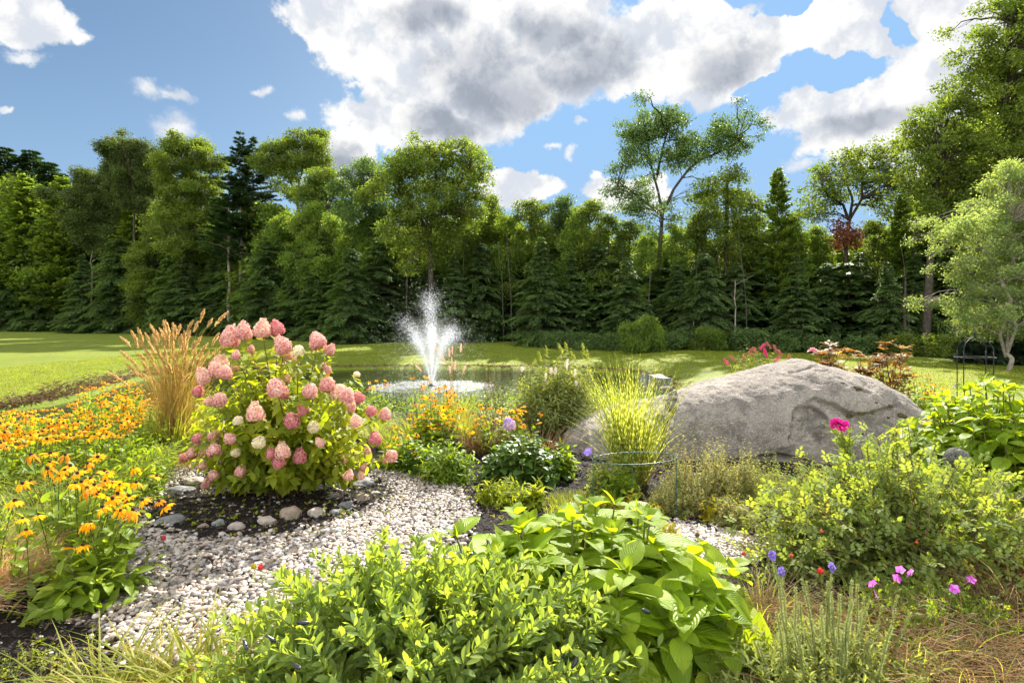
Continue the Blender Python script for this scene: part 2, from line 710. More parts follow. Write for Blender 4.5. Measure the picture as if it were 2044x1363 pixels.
# --- lawn material
def lawn_mat():
    m, N = newmat('lawn')
    tc = N.n('ShaderNodeTexCoord')
    p = tc.outputs['Object']
    n1 = N.noise(p, .35, 4, .6)
    n2 = N.noise(N.vm('MULTIPLY', p, (1, .45, 1)), 26, 6, .75)
    n3 = N.noise(p, 2.2, 4, .6)
    c = N.mix(N.mr(n1, .35, .65), (.15, .22, .012), (.24, .28, .018))
    c = N.mix(N.mr(n3, .35, .7), c, (.19, .2, .035))
    c = N.mix(N.m('MULTIPLY', N.mr(n2, .35, .62, 1, 0), .75), c, (.045, .07, .008))
    nb = N.bump(n2, .05)
    a = principled(N, c, .8, .15, nb)
    t = N.n('ShaderNodeBsdfTranslucent')
    N.set(t.inputs[0], N.vm('MULTIPLY', c, (1.6, 1.5, .7)))
    mx = N.n('ShaderNodeMixShader')
    mx.inputs[0].default_value = .0
    N.set(mx.inputs[1], a)
    N.set(mx.inputs[2], t.outputs[0])
    finish(N, mx.outputs[0])
    return m


M_LAWN = lawn_mat()


def ground():
    xs = warp_axis(261, 26, 700)
    s = np.linspace(0, 1, 300)
    ys = -6 + 44 * s + 1200 * s ** 7
    ys = np.concatenate([[-400, -120, -40, -15], ys])
    V, q = grid_sheet(xs, ys, H)
    b = B()
    b.add(V, [q])
    structure(b.build('ground', M_LAWN))


ground()


def grass_blades():
    """Short mown blades over the part of the lawn that is near enough to show them."""
    n = 190000
    x = rs.uniform(-19, 17, n)
    y = 13 + 24 * rs.random(n) ** 1.3
    keep = (np.abs(x / y) < .95) & ~inpoly(x, y, POND) & (pdist(x, y, POND) > .12)
    keep &= ~((x > -9) & (x < 7) & (y < 22))
    x, y = x[keep], y[keep]
    pos = np.stack([x, y, H(x, y) - .005], -1)
    n = len(x)
    d = np.stack([rs.normal(0, .5, n), rs.normal(0, .5, n), np.ones(n)], -1)
    nr = np.stack([rs.normal(0, 1, n), rs.normal(0, 1, n), np.zeros(n)], -1)
    b = B()
    b.scatter((np.array([[-.5, 0, 0], [.5, 0, 0], [0, 1, 0.]]), [np.array([[0, 1, 2]])], np.array([[0, 0], [1, 0], [.5, 1.]])),
              pos, d, nr, np.stack([rs.uniform(.012, .022, n), rs.uniform(.035, .07, n), np.ones(n)], -1))
    m = leafmat('mown_grass', (.12, .17, .012), (.20, .24, .02), (.28, .26, .06), tr=.5, tint=(2.0, 1.8, .6), rough=.6, spec=.2)
    stuff(b.build('lawn_grass', m))


grass_blades()


def pond_water():
    m, N = newmat('pond_water')
    tc = N.n('ShaderNodeTexCoord')
    p = tc.outputs['Object']
    c = tuple(FOUNT[:2]) + (WATER_Z,)
    dist = N.vm('LENGTH', N.vm('MULTIPLY', N.vm('SUBTRACT', p, c), (1, 1, 0)))
    near = N.mr(dist, 2.0, 5.5, 1, .14)
    n = N.noise(p, 9, 4, .55)
    ring = N.m('MULTIPLY', N.m('SINE', N.m('MULTIPLY', dist, 16)), .25)
    h = N.m('MULTIPLY', N.m('ADD', n, ring), near)
    nb = N.bump(h, .06)
    s = principled(N, (.012, .017, .01), .04, .5, nb)
    finish(N, s)
    xs = np.linspace(-31, 7, 60)
    ys = np.linspace(9.5, 28.5, 40)
    V, q = grid_sheet(xs, ys, lambda X, Y: X * 0 + WATER_Z)
    b = B()
    b.add(V, [q])
    structure(b.build('pond_water', m))


FOUNT = np.array([(862 - 1022) / F * 19.4, 19.4, WATER_Z])
pond_water()

M_THATCH = leafmat('dry_thatch', (.16, .10, .06), (.28, .18, .11), (.36, .26, .18), tr=.25, tint=(1.2, 1.1, 1), rough=.8, spec=.1)
M_SOIL = plainmat('soil', (.030, .021, .016), (.012, .009, .007), .95, 30, .02)


def bank():
    """Thatchy strip of dead grass where the lawn drops into the pond."""
    b = B()
    P_ = POND
    pts = []
    for i in range(len(P_)):
        a, c = P_[i], P_[(i + 1) % len(P_)]
        n = int(np.hypot(*(c - a)) * 260)
        t = rs.random(n)[:, None]
        pts.append(a + (c - a) * t)
    p = np.concatenate(pts)
    keep = ((p[:, 1] > 12) & (p[:, 0] < -11)) | (rs.random(len(p)) < .25)
    p = p[keep & (np.abs(p[:, 0] / p[:, 1]) < 1.2)]
    n = len(p)
    nr = np.abs(rs.normal(0, .22, n))
    ctr = np.array([-8.0, 19])
    outd = unit(p - ctr)
    # the near left shore faces the garden, its bank lies beyond it
    q = p + outd * nr[:, None] * np.where(p[:, 1:2] < 17, 1.2, 1)
    pos = np.stack([q[:, 0], q[:, 1], H(q[:, 0], q[:, 1]) + .01], -1)
    d = np.stack([rs.normal(0, 1, n), rs.normal(-.3, .6, n), rs.uniform(-.2, .5, n)], -1)
    b.scatter(tpl_diamond(.1), pos, d, (0, -.5, 1), rs.uniform(.08, .26, n))
    stuff(b.build('dead_grass', M_THATCH))


bank()

# --- garden bed of dark mulch
BED = smooth_poly([(-10, -2), (3.6, -2), (5.6, 4.5), (8.2, 7.6), (9.2, 10.0), (6, 12.3), (3.5, 12.6), (0, 11.0), (-7, 10.1), (-12, 10.0), (-11, 6)])


def bed():
    m, N = newmat('mulch_soil')
    tc = N.n('ShaderNodeTexCoord')
    p = tc.outputs['Object']
    v = N.voro(N.vm('MULTIPLY', p, (1, 1.6, 1)), 55, out='Distance')
    n = N.noise(p, 18, 5, .65)
    c = N.mix(N.mr(n, .35, .7), (.016, .011, .009), (.055, .036, .026))
    c = N.mix(N.mr(v, 0, .5), c, (.012, .009, .007))
    finish(N, principled(N, c, .9, .25, N.bump(N.m('ADD', v, n), .03)))
    xs = np.linspace(-14, 14, 240)
    ys = np.linspace(-2, 13, 140)
    V, q = grid_sheet(xs, ys, lambda X, Y: H(X, Y) + .006 + .012 * vnoise(np.stack([X * 3, Y * 3, X * 0], -1), 5) + .006,
                      lambda x, y: inpoly(x, y, BED))
    b = B()
    b.add(V, [q])
    structure(b.build('garden_bed', m))


bed()

PATH_A = [P(*t)[:2] for t in [(395, 925), (330, 945), (255, 990), (215, 1060), (200, 1120), (110, 1180), (150, 1250), (270, 1310), (330, 1363), (380, 1600),
                              (800, 1600), (900, 1150), (960, 1035), (925, 990), (905, 958), (850, 935), (790, 930), (740, 950), (780, 975), (770, 1000),
                              (700, 1035), (620, 1062), (520, 1078), (400, 1082), (310, 1060), (270, 1035), (330, 985), (400, 950)]]
PATH_B = [P(*t)[:2] for t in [(1350, 1040), (1400, 1058), (1480, 1062), (1540, 1090), (1500, 1130), (1440, 1120), (1300, 1130), (1250, 1060)]]
ISLE = [P(*t)[:2] for t in [(330, 1040), (280, 1050), (330, 1075), (430, 1140), (560, 1110), (520, 1070)]]


def path():
    m, N = newmat('gravel_bed')
    tc = N.n('ShaderNodeTexCoord')
    p = tc.outputs['Object']
    v = N.voro(p, 34, out='Distance')
    cc = N.voro(p, 34, out='Color')
    s = N.n('ShaderNodeSeparateXYZ')
    N.set(s.inputs[0], cc)
    c = N.ramp(s.outputs[0], [(0, (.16, .12, .10)), (.4, (.34, .28, .23)), (.75, (.45, .38, .33)), (1, (.28, .27, .27))])
    c = N.mix(N.mr(v, .35, .65), c, (.03, .022, .018))
    finish(N, principled(N, c, .8, .3, N.bump(N.mr(v, .1, .6, 1, 0), .02)))
    b = B()
    for poly in (PATH_A, PATH_B):
        poly = np.array(poly)
        x0, y0 = poly.min(0)
        x1, y1 = poly.max(0)
        y0 = max(y0, 1.2)
        xs = np.arange(x0, x1, .035)
        ys = np.arange(y0, y1, .035)
        V, q = grid_sheet(xs, ys, lambda X, Y: H(X, Y) + .021 + .004 * vnoise(np.stack([X * 4, Y * 4, X * 0], -1), 8),
                          lambda x, y: inpoly(x + .05 * vnoise(np.stack([x * 6, y * 6, x * 0], -1), 2), y + .05 * vnoise(np.stack([x * 6, y * 6, x * 0 + 9], -1), 2), poly))
        b.add(V, [q])
    structure(b.build('gravel_path', m))


path()


def pebbles():
    m, N = newmat('pebble')
    at = N.n('ShaderNodeAttribute', attribute_name='lf')
    s = N.n('ShaderNodeSeparateXYZ')
    N.set(s.inputs[0], at.outputs['Vector'])
    tc = N.n('ShaderNodeTexCoord')
    n = N.noise(tc.outputs['Object'], 90, 3, .6)
    c = N.ramp(s.outputs[2], [(0, (.07, .06, .06)), (.16, (.17, .135, .11)), (.38, (.33, .265, .20)), (.6, (.42, .35, .29)), (.82, (.50, .45, .40)), (1, (.20, .20, .215))])
    c = N.mix(N.mr(n, .5, .75, 0, .35), c, (.2, .15, .11))
    finish(N, principled(N, c, .6, .4))
    b = B()
    T = [tpl_stone(1, k, .55 + .1 * (k % 3), .22) for k in range(5)]
    T0 = [tpl_stone(0, k, .6, .2) for k in range(5)]

    def fill(poly, n, mn, mx):
        poly = np.array(poly)
        x0, y0 = poly.min(0)
        x1, y1 = poly.max(0)
        y0 = max(y0, 1.5)
        x = rs.uniform(x0, x1, n)
        y = rs.uniform(y0, y1, n)
        jx = x + rs.normal(0, .05, n)
        jy = y + rs.normal(0, .05, n)
        k = inpoly(jx, jy, poly) & (np.abs(x / y) < 1.0)
        # mulch mixed in along the edges
        dn = vnoise(np.stack([x * 2.2, y * 2.2, x * 0], -1), 4)
        edge = pdist(x, y, poly)
        k &= rs.random(n) < np.clip(.45 + edge * 3 + dn * .6, 0.12, 1)
        x, y = x[k], y[k]
        n = len(x)
        sz = rs.uniform(mn, mx, n) * (1 + .5 * (rs.random(n) < .08))
        pos = np.stack([x, y, H(x, y) + .022 + sz * .25 + rs.uniform(0, .008, n)], -1)
        d = np.stack([rs.normal(0, 1, n), rs.normal(0, 1, n), rs.normal(0, .2, n)], -1)
        nr = np.stack([rs.normal(0, .25, n), rs.normal(0, .25, n), np.ones(n)], -1)
        wh = rs.integers(0, 5, n)
        for i in range(5):
            kk = (wh == i) & (y < 4.6)
            sc_ = np.stack([sz, sz * rs.uniform(.8, 1.4, n), sz], -1)
            b.scatter(T[i], pos[kk], d[kk], nr[kk], sc_[kk])
            kk = (wh == i) & (y >= 4.6)
            b.scatter(T0[i], pos[kk], d[kk], nr[kk], sc_[kk])
    fill(PATH_A, 46000, .008, .0175)
    fill(PATH_B, 7000, .007, .015)
    # strays on the mulch
    big = [P(*t)[:2] for t in [(250, 930), (820, 910), (960, 1000), (900, 1100), (300, 1363), (-100, 1363), (0, 1150)]]
    poly = np.array(big)
    n = 1300
    x = rs.uniform(-3.2, 1.2, n)
    y = rs.uniform(1.8, 6, n)
    k = inpoly(x, y, poly) & ~inpoly(x, y, np.array(PATH_A))
    x, y = x[k], y[k]
    n = len(x)
    b.scatter(T[0], np.stack([x, y, H(x, y) + .02], -1), np.stack([rs.normal(0, 1, n), rs.normal(0, 1, n), np.zeros(n)], -1), (0, 0, 1), rs.uniform(.008, .018, n))
    o = stuff(b.build('gravel', m))


pebbles()


def mulch():
    m, N = newmat('mulch_chip')
    at = N.n('ShaderNodeAttribute', attribute_name='lf')
    s = N.n('ShaderNodeSeparateXYZ')
    N.set(s.inputs[0], at.outputs['Vector'])
    c = N.ramp(s.outputs[2], [(0, (.012, .009, .008)), (.6, (.035, .024, .018)), (.9, (.09, .055, .035)), (1, (.16, .11, .07))])
    finish(N, principled(N, c, .85, .3))
    b = B()
    n = 60000
    x = rs.uniform(-6.5, 6, n)
    y = 1.8 + 6.0 * rs.random(n) ** 1.2
    k = (np.abs(x / y) < .95)
    pa = inpoly(x, y, np.array(PATH_A)) | inpoly(x, y, np.array(PATH_B))
    isl = inpoly(x, y, np.array(ISLE))
    k &= ~pa | (rs.random(n) < .24) | (isl & (rs.random(n) < .5))
    x, y = x[k], y[k]
    n = len(x)
    pos = np.stack([x, y, H(x, y) + rs.uniform(.012, .03, n)], -1)
    pos[:, 2] += np.where(inpoly(x, y, np.array(PATH_A)), .015, 0)
    V = np.array([[-.5, 0, 0], [.5, .05, 0], [.35, 1, .1], [-.4, .9, 0], [0, .5, .25]])
    t = (V, [np.array([[0, 1, 4], [1, 2, 4], [2, 3, 4], [3, 0, 4]])], V[:, :2])
    d = np.stack([rs.normal(0, 1, n), rs.normal(0, 1, n), rs.normal(0, .35, n)], -1)
    nr = np.stack([rs.normal(0, .4, n), rs.normal(0, .4, n), np.ones(n)], -1)
    L_ = rs.uniform(.015, .05, n)
    b.scatter(t, pos, d, nr, np.stack([L_ * rs.uniform(.2, .5, n), L_, L_ * .5], -1))
    stuff(b.build('mulch_chips', m, smooth=False))


mulch()


def stones():
    M = [plainmat('fieldstone_' + k, a, c, .8, s, .006) for k, a, c, s in
         (('warm', (.30, .235, .175), (.17, .13, .10), 14), ('grey', (.23, .225, .22), (.12, .12, .125), 16), ('pale', (.40, .34, .28), (.26, .22, .19), 12))]
    L_ = [(336, 1047, 66, .35, 1, 'long flat dark stone at the left tip of the mulch island', 'flat slab'),
          (402, 1056, 26, .6, 0, 'small brown stone between the flat dark stone and the next in the mulch edging', ''),
          (435, 1052, 30, .8, 1, 'squat grey stone left of the pale one in the mulch edging', ''),
          (468, 1060, 40, .65, 2, 'pale rounded stone third along the mulch edging', ''),
          (529, 1050, 38, .75, 2, 'pale brown rounded stone on its own mid way along the edging', ''),
          (577, 1038, 46, .85, 0, 'tall brown stone, biggest in the edging below the pink hydrangea', ''),
          (629, 1033, 42, .6, 2, 'pale speckled stone just right of the tall brown stone', ''),
          (668, 1028, 30, .6, 1, 'low grey stone in the right half of the edging', ''),
          (690, 1014, 34, .55, 1, 'blue grey stone nearer the gravel bend in the edging', ''),
          (722, 1000, 36, .6, 0, 'tan stone near the right end of the edging', ''),
          (748, 990, 26, .6, 2, 'small pale stone ending the edging on the right', ''),
          (383, 968, 46, .55, 2, 'pale pink flat stone left of the hydrangea on the gravel', ''),
          (350, 986, 62, .35, 1, 'dark flat slab lying left of the hydrangea', ''),
          (716, 973, 60, .4, 1, 'dark slab under the right side of the pink hydrangea', '')]
    for i, (px, py, w, sq, mi, lab, _) in enumerate(L_):
        g = P(px, py)
        r = .88 * w / F * g[1] / 2
        b = B()
        V, fc, uv = tpl_stone(3, 20 + i, 1.0, .26, 1.3)
        b.add(V * np.array([r, r * rs.uniform(.7, .95), r * sq]), fc)
        o = b.build('edging_stone', M[mi], None, (g[0], g[1] + r * .5, r * sq * .35))
        o.rotation_euler = (0, 0, rs.uniform(-.4, .4))
        tag(o, lab, 'stone', 'stones edging the mulch')


stones()


# ================================================================ boulder
def rock_mat():
    m, N = newmat('granite')
    tc = N.n('ShaderNodeTexCoord')
    p = tc.outputs['Object']
    n1 = N.noise(p, 1.6, 6, .65)
    n2 = N.noise(N.vm('MULTIPLY', p, (1, 1, 1.8)), 11, 8, .72)
    n3 = N.noise(p, 75, 4, .75)
    v = N.voro(p, 130, out='Color')
    s = N.n('ShaderNodeSeparateXYZ')
    N.set(s.inputs[0], v)
    c = N.mix(N.mr(n1, .3, .7), (.24, .205, .168), (.37, .32, .265))
    c = N.mix(N.mr(n2, .42, .68, 0, .75), c, (.25, .21, .175))
    c = N.mix(N.mr(n2, .30, .16, 0, .8), c, (.47, .43, .38))
    c = N.mix(N.mr(s.outputs[0], .80, .95, 0, .6), c, (.08, .07, .065))
    c = N.mix(N.mr(s.outputs[1], .80, .95, 0, .5), c, (.6, .57, .52))
    n4 = N.noise(N.vm('ADD', p, (4, 2, 1)), 4.5, 7, .75)
    c = N.mix(N.mr(n4, .48, .60, 0, .7), c, (.13, .115, .10))
    n5 = N.noise(N.vm('MULTIPLY', p, (1, 1, 2.5)), 30, 6, .7)
    c = N.mix(N.mr(n5, .56, .66, 0, .6), c, (.13, .11, .09))
    h = N.m('ADD', N.m('MULTIPLY', n2, 1.2), N.m('MULTIPLY', n3, .35))
    finish(N, principled(N, c, .9, .2, N.bump(h, .038)))
    return m


M_ROCK = rock_mat()
RB_Y = 6.35   # depth of the boulder's foot


def rockz(px):
    """top outline of the boulder in the photograph -> height at its crest depth"""
    a = np.array([(1120, 935), (1130, 872), (1165, 838), (1230, 818), (1300, 801), (1350, 787), (1400, 770), (1500, 742), (1560, 727), (1610, 719), (1650, 727),
                  (1700, 748), (1750, 777), (1800, 812), (1850, 845), (1900, 885), (1960, 940)], float)
    return np.interp(px, a[:, 0], a[:, 1])


def rock_pts(px, v):
    """px: column in the photograph; v in 0..1 from front foot over the crest to the back foot."""
    Yc = 7.55 - .25 * sstep(1500, 1150, px) - .2 * sstep(1700, 1950, px)
    x = (px - 1022) / F * Yc
    ztop = CH - (rockz(px) - HZ) / F * Yc
    ztop = np.maximum(ztop, .02)
    th = v * math.pi
    ry = 1.15 * np.clip(ztop / .9, .15, 1) ** .6
    c = np.cos(th)
    s = np.clip(np.sin(th), 0, 1)
    yy = Yc - np.sign(c) * np.abs(c) ** .75 * ry
    zz = ztop * s ** .85 - .22 * (1 - s) ** 2
    xm = (1560 - 1022) / F * Yc
    return np.stack([x - (x - xm) * 0.0, yy, zz], -1)


def boulder():
    nx, nv = 560, 300
    px = np.linspace(1120, 1960, nx)
    v = np.linspace(0.0, 1, nv) ** 1.15
    PX, VV = np.meshgrid(px, v)
    p = rock_pts(PX, VV)
    du = np.gradient(p, axis=1)
    dv = np.gradient(p, axis=0)
    n = unit(np.cross(du, dv))
    # row of the photograph in which each point lands (front side)
    PY = HZ + (CH - p[..., 2]) * F / p[..., 1]
    QX = 1022 + p[..., 0] / p[..., 1] * F
    PX = np.where(VV < .55, QX, PX)
    wob = 10 * fbm(np.stack([PX / 60, PY / 60, PX * 0], -1), 3, 11)
    wx, wy = PX + wob, PY + 8 * fbm(np.stack([PX / 45, PY / 45, PX * 0 + 5], -1), 3, 12)
    d = .04 * fbm(p * 1.3, 4, 31) + .013 * fbm(p * 5, 5, 32, .62)
    front = sstep(.62, .5, VV)

    def curve_y(pts, x):
        a = np.array(pts, float)
        return np.interp(x, a[:, 0], a[:, 1])
    # exfoliated slab: below the line the surface steps back
    l1 = curve_y([(1300, 900), (1440, 905), (1475, 915), (1520, 902), (1560, 900), (1590, 912), (1625, 935), (1700, 990)], wx)
    d -= .10 * front * sstep(-1, 2.5, wy - l1) * sstep(1440, 1475, wx) * sstep(1660, 1600, wx)
    # scooped recess with a crisp lip
    rec = np.hypot((wx - 1625) / 42, (wy - 850) / 48)
    rec2 = np.hypot((wx - 1598) / 18, (wy - 872) / 14)
    rin = sstep(1.02, .95, np.minimum(rec, rec2)) * sstep(930, 890, wy)
    d -= (.06 + .03 * fbm(p * 7, 4, 77, .6)) * front * rin
    # ledge running down to the right from the lip
    l2 = curve_y([(1600, 800), (1630, 790), (1670, 800), (1700, 818), (1740, 826), (1765, 820), (1850, 800)], wx)
    d -= .07 * front * sstep(-1.5, 1.5, wy - l2) * sstep(1600, 1640, wx) * sstep(1800, 1755, wx) * sstep(1.0, .0, (wy - l2) / 60)
    # crack near the crest
    for pts, w, dep in (([(1580, 736), (1620, 722), (1640, 720)], 4, .03), ([(1515, 742), (1560, 731)], 3, .02), ([(1622, 736), (1650, 733)], 3, .02),
                        ([(1735, 804), (1760, 822)], 3, .02), ([(1700, 778), (1735, 786)], 3, .015)):
        cyv = curve_y(pts, wx)
        d -= dep * sstep(w, 0, np.abs(wy - cyv)) * (wx > pts[0][0]) * (wx < pts[-1][0])
    # lower belly bulge on the left front
    l3 = curve_y([(1330, 880), (1360, 862), (1420, 850), (1500, 880)], wx)
    d += .05 * front * sstep(12, -12, wy - l3) * sstep(1330, 1370, wx) * sstep(1520, 1400, wx)
    # the broken crevice that parts the left shoulder from the dome
    cx = curve_y([(740, 1380), (775, 1345), (800, 1338), (830, 1328), (870, 1318), (930, 1300)][0:6] and [(740, 1372), (775, 1350), (800, 1342), (830, 1330), (870, 1318), (930, 1305)], wy)
    ww = np.interp(wy, [770, 800, 830, 870, 930], [6, 17, 14, 9, 5])
    d -= .20 * front * sstep(1.0, .55, np.abs(wx - cx) / ww)
    # left shoulder lies lower and smoother
    d -= .10 * front * sstep(4, -14, wx - cx) * sstep(1180, 1300, wx)
    d = d * sstep(.0, .12, VV) * (PX == PX)
    p = p + n * d[..., None]
    V = p.reshape(-1, 3)
    i, j = np.meshgrid(np.arange(nv - 1), np.arange(nx - 1), indexing='ij')
    q = np.stack([i * nx + j, i * nx + j + 1, (i + 1) * nx + j + 1, (i + 1) * nx + j], -1).reshape(-1, 4)
    o0 = np.array([(1500 - 1022) / F * 7.4, 7.4, 0])
    root = thing('boulder', 'huge grey granite boulder, domed and weathered, rising from the middle of the flower bed', 'boulder', o0)
    b = B()
    b.add(V - o0, [q])
    b.build('stone_body', M_ROCK, root)
    # moss cushions
    mm = plainmat('moss', (.10, .085, .02), (.035, .03, .012), .95, 60, .01)
    t = tpl_leaf(.25, 1, 2)
    for k, (mx, my, w) in enumerate([(1683, 764, 9), (1712, 776, 17), (1730, 774, 8), (1700, 828, 14), (1720, 824, 13), (1775, 812, 11), (1776, 832, 8), (1798, 831, 18), (1720, 866, 9), (1748, 822, 6), (1745, 806, 7)]):
        e = (PX - mx) ** 2 + (PY - my) ** 2 + (VV > .55) * 1e6
        ii = np.unravel_index(np.argmin(e), e.shape)
        c, nn = p[ii], n[ii]
        r = w / F * c[1] / 2
        b = B()
        Vs, fc, uv = tpl_stone(3, 50 + k, 1.0, .3, 1.6)
        s1 = unit(np.cross(nn, [0, 1, .2]))
        s2 = np.cross(nn, s1)
        W = Vs[:, :1] * s1 * r + Vs[:, 1:2] * s2 * r * .6 + Vs[:, 2:] * nn * r * .32
        b.add(W + c - o0, fc)
        b.build('moss', mm, root)
    # rubble in the crevice
    for k, (mx, my, w, sq) in enumerate([(1338, 812, 26, .8), (1322, 835, 24, .8), (1344, 795, 15, .6), (1312, 858, 22, .7), (1330, 776, 22, .45)]):
        b = B()
        Vs, fc, uv = tpl_stone(2, 70 + k, 1.0, .35, .9)
        c = Q(mx, my, 6.95)
        r = w / F * c[1] / 2
        b.add(Vs * r * np.array([1, 1, sq]), fc)
        o = b.build('loose_rock', M_ROCK, None, c)
        tag(o, ['pale angular stone wedged mid way up the boulder crevice', 'grey stone below the middle of the boulder crevice', 'small stone near the top of the boulder crevice',
                'lowest stone jammed in the boulder crevice', 'flat stone capping the boulder crevice'][k], 'stone', 'stones in the boulder crevice')
    # squared stone at the pond's edge
    b = B()
    x0, y0 = (1308 - 1022) / F * 10.6, 10.6
    Vb = np.array([(x, y, z) for z in (0, 1) for y in (0, 1) for x in (0, 1)], float)
    n_ = 7
    g = np.linspace(0, 1, n_)
    for ax in range(3):
        for sd in (0, 1):
            A_, C_ = np.meshgrid(g, g)
            pt = np.zeros((n_ * n_, 3))
            o_ = [a for a in range(3) if a != ax]
            pt[:, o_[0]] = A_.ravel()
            pt[:, o_[1]] = C_.ravel()
            pt[:, ax] = sd
            pt = (pt - .5) * np.array([.42, .4, .46])
            pt += .035 * np.stack([vnoise(pt * 5 + 3.1 * a, 40 + a) for a in range(3)], -1)
            ii, jj = np.meshgrid(np.arange(n_ - 1), np.arange(n_ - 1), indexing='ij')
            qq = np.stack([ii * n_ + jj, ii * n_ + jj + 1, (ii + 1) * n_ + jj + 1, (ii + 1) * n_ + jj], -1).reshape(-1, 4)
            b.add(pt, [qq])
    o = b.build('block_stone', plainmat('slate_stone', (.20, .20, .20), (.10, .10, .105), .8, 8, .01), None, (x0, y0, .35), smooth=False)
    o.rotation_euler = (0.1, .12, .35)
    tag(o, 'dark squared stone block standing behind the boulder beside the pond', 'stone')
    b = B()
    b.add(tpl_stone(3, 91, .9, .25)[0] * .5, tpl_stone(3, 91)[1])
    o = b.build('shore_rock', M_ROCK, None, (x0 - .1, y0 + .1, -.25))
    tag(o, 'rough rock carrying the dark squared block behind the boulder', 'stone')
    return p, PX, PY


ROCKP = boulder()
# ================================================================ trees
TINT = (2.9, 2.7, .8)
ML = {
    'dark': leafmat('foliage_dark', (.07, .12, .04), (.12, .185, .055), (.18, .235, .065), tr=.35, tint=(1.7, 1.7, .7), rough=.4, spec=.45, patch=.6, pscale=.5),
    'mid': leafmat('foliage_mid', (.085, .13, .025), (.15, .20, .038), (.23, .25, .045), tr=.47, tint=(1.8, 1.75, .65), rough=.4, spec=.45, patch=.6, pscale=.5),
    'lime': leafmat('foliage_lime', (.10, .165, .035), (.17, .25, .05), (.27, .32, .06), tr=.52, tint=(1.8, 1.65, .6), rough=.4, spec=.4, patch=.5, pscale=.5),
    'pine': leafmat('foliage_pine', (.035, .07, .028), (.06, .105, .04), (.09, .13, .05), tr=.2, tint=(1.6, 1.8, .8), rough=.45, spec=.4, patch=.5, pscale=.6),
    'pale': leafmat('foliage_pale', (.15, .225, .09), (.24, .31, .13), (.33, .37, .13), tr=.5, tint=(1.7, 1.55, .6), rough=.4, spec=.5, patch=.4, pscale=.8),
    'rust': leafmat('foliage_rust', (.12, .045, .022), (.20, .08, .04), (.26, .12, .07), tr=.35, tint=(1.5, 1.2, .8), rough=.6, spec=.2, patch=.3),
    'brown': leafmat('foliage_bronze', (.055, .09, .028), (.095, .135, .038), (.17, .16, .06), tr=.35, tint=(1.9, 1.7, .7), rough=.4, spec=.4, patch=.5, pscale=.5),
}
M_BARK = plainmat('bark', (.095, .075, .058), (.04, .032, .026), .9, 9, .02, .15)
M_BARKP = plainmat('pale_bark', (.34, .29, .23), (.19, .16, .13), .85, 8, .01, .2)


def curve_path(a, b, K=7, sag=0.0, jit=.0, start=None):
    """path from a to b leaving in direction start."""
    a, b = np.asarray(a, float), np.asarray(b, float)
    t = np.linspace(0, 1, K)[:, None]
    L_ = np.linalg.norm(b - a)
    if start is None:
        start = unit(b - a)
    c = a + np.asarray(start) * L_ * .5
    p = (1 - t) ** 2 * a + 2 * t * (1 - t) * c + t * t * b
    p = p + np.sin(t * math.pi) * np.array([0, 0, -sag * L_])
    p[1:-1] += rs.normal(0, jit * L_, (K - 2, 3))
    return p


TPL_T = tpl_quad(.62, .12)
TPL_D = tpl_diamond(.55, .16)


def clump_leaves(b, clumps, dens, size, mat=0, tpl=None, tw=9, flat=.7):
    """leaf sprays through ellipsoidal clumps: clumps rows = x,y,z,r"""
    size = size * 1.0
    for cx, cy, cz, r in clumps:
        nt = max(3, int(dens * 4.0 * r * r))
        u = unit(rs.normal(0, 1, (nt, 3)))
        rad = r * rs.uniform(.2, 1.08, nt) ** .6
        c = np.array([cx, cy, cz]) + u * rad[:, None] * np.array([1, 1, flat])
        c[:, 2] -= np.abs(u[:, 2] < -.3) * r * .15
        k = tw
        pos = (c[:, None] + rs.normal(0, size * 1.15, (nt, k, 3)) * np.array([1, 1, .5])).reshape(-1, 3)
        d = unit(np.repeat(u, k, 0) + rs.normal(0, .8, (nt * k, 3)) + np.array([0, 0, -.25]))
        nr = np.array([0, 0, 1]) + rs.normal(0, .55, (nt * k, 3))
        rn = np.clip(np.repeat(rs.random(nt), k) * .6 + rs.random(nt * k) * .4, 0, 1)
        b.scatter(tpl or TPL_D, pos, d, nr, size * rs.uniform(.7, 1.25, nt * k), rn, mat)


def limbs(b, trunk_top, clumps, r0, start=(0, 0, 1), forks=None, mat=0, k=1.0):
    for cl in clumps:
        c = np.array(cl[:3])
        f = trunk_top if forks is None else forks[np.argmin([np.linalg.norm(c - q) + (2 if q[2] > c[2] + .3 else 0) for q in forks])]
        L_ = np.linalg.norm(c - f)
        p = curve_path(f, c, 8, -.02, .02, unit(np.array(start) + unit(c - f)))
        rr = np.linspace(max(.02, min(r0, .013 * L_ + .012)), .01, 8) * k
        b.tube(p, rr, 5)
        for _ in range(4):
            e = c + unit(rs.normal(0, 1, 3)) * cl[3] * .8
            s_ = p[rs.integers(4, 8)]
            b.tube(curve_path(s_, e, 4, 0, .03), np.linspace(.014, .005, 4), 3)


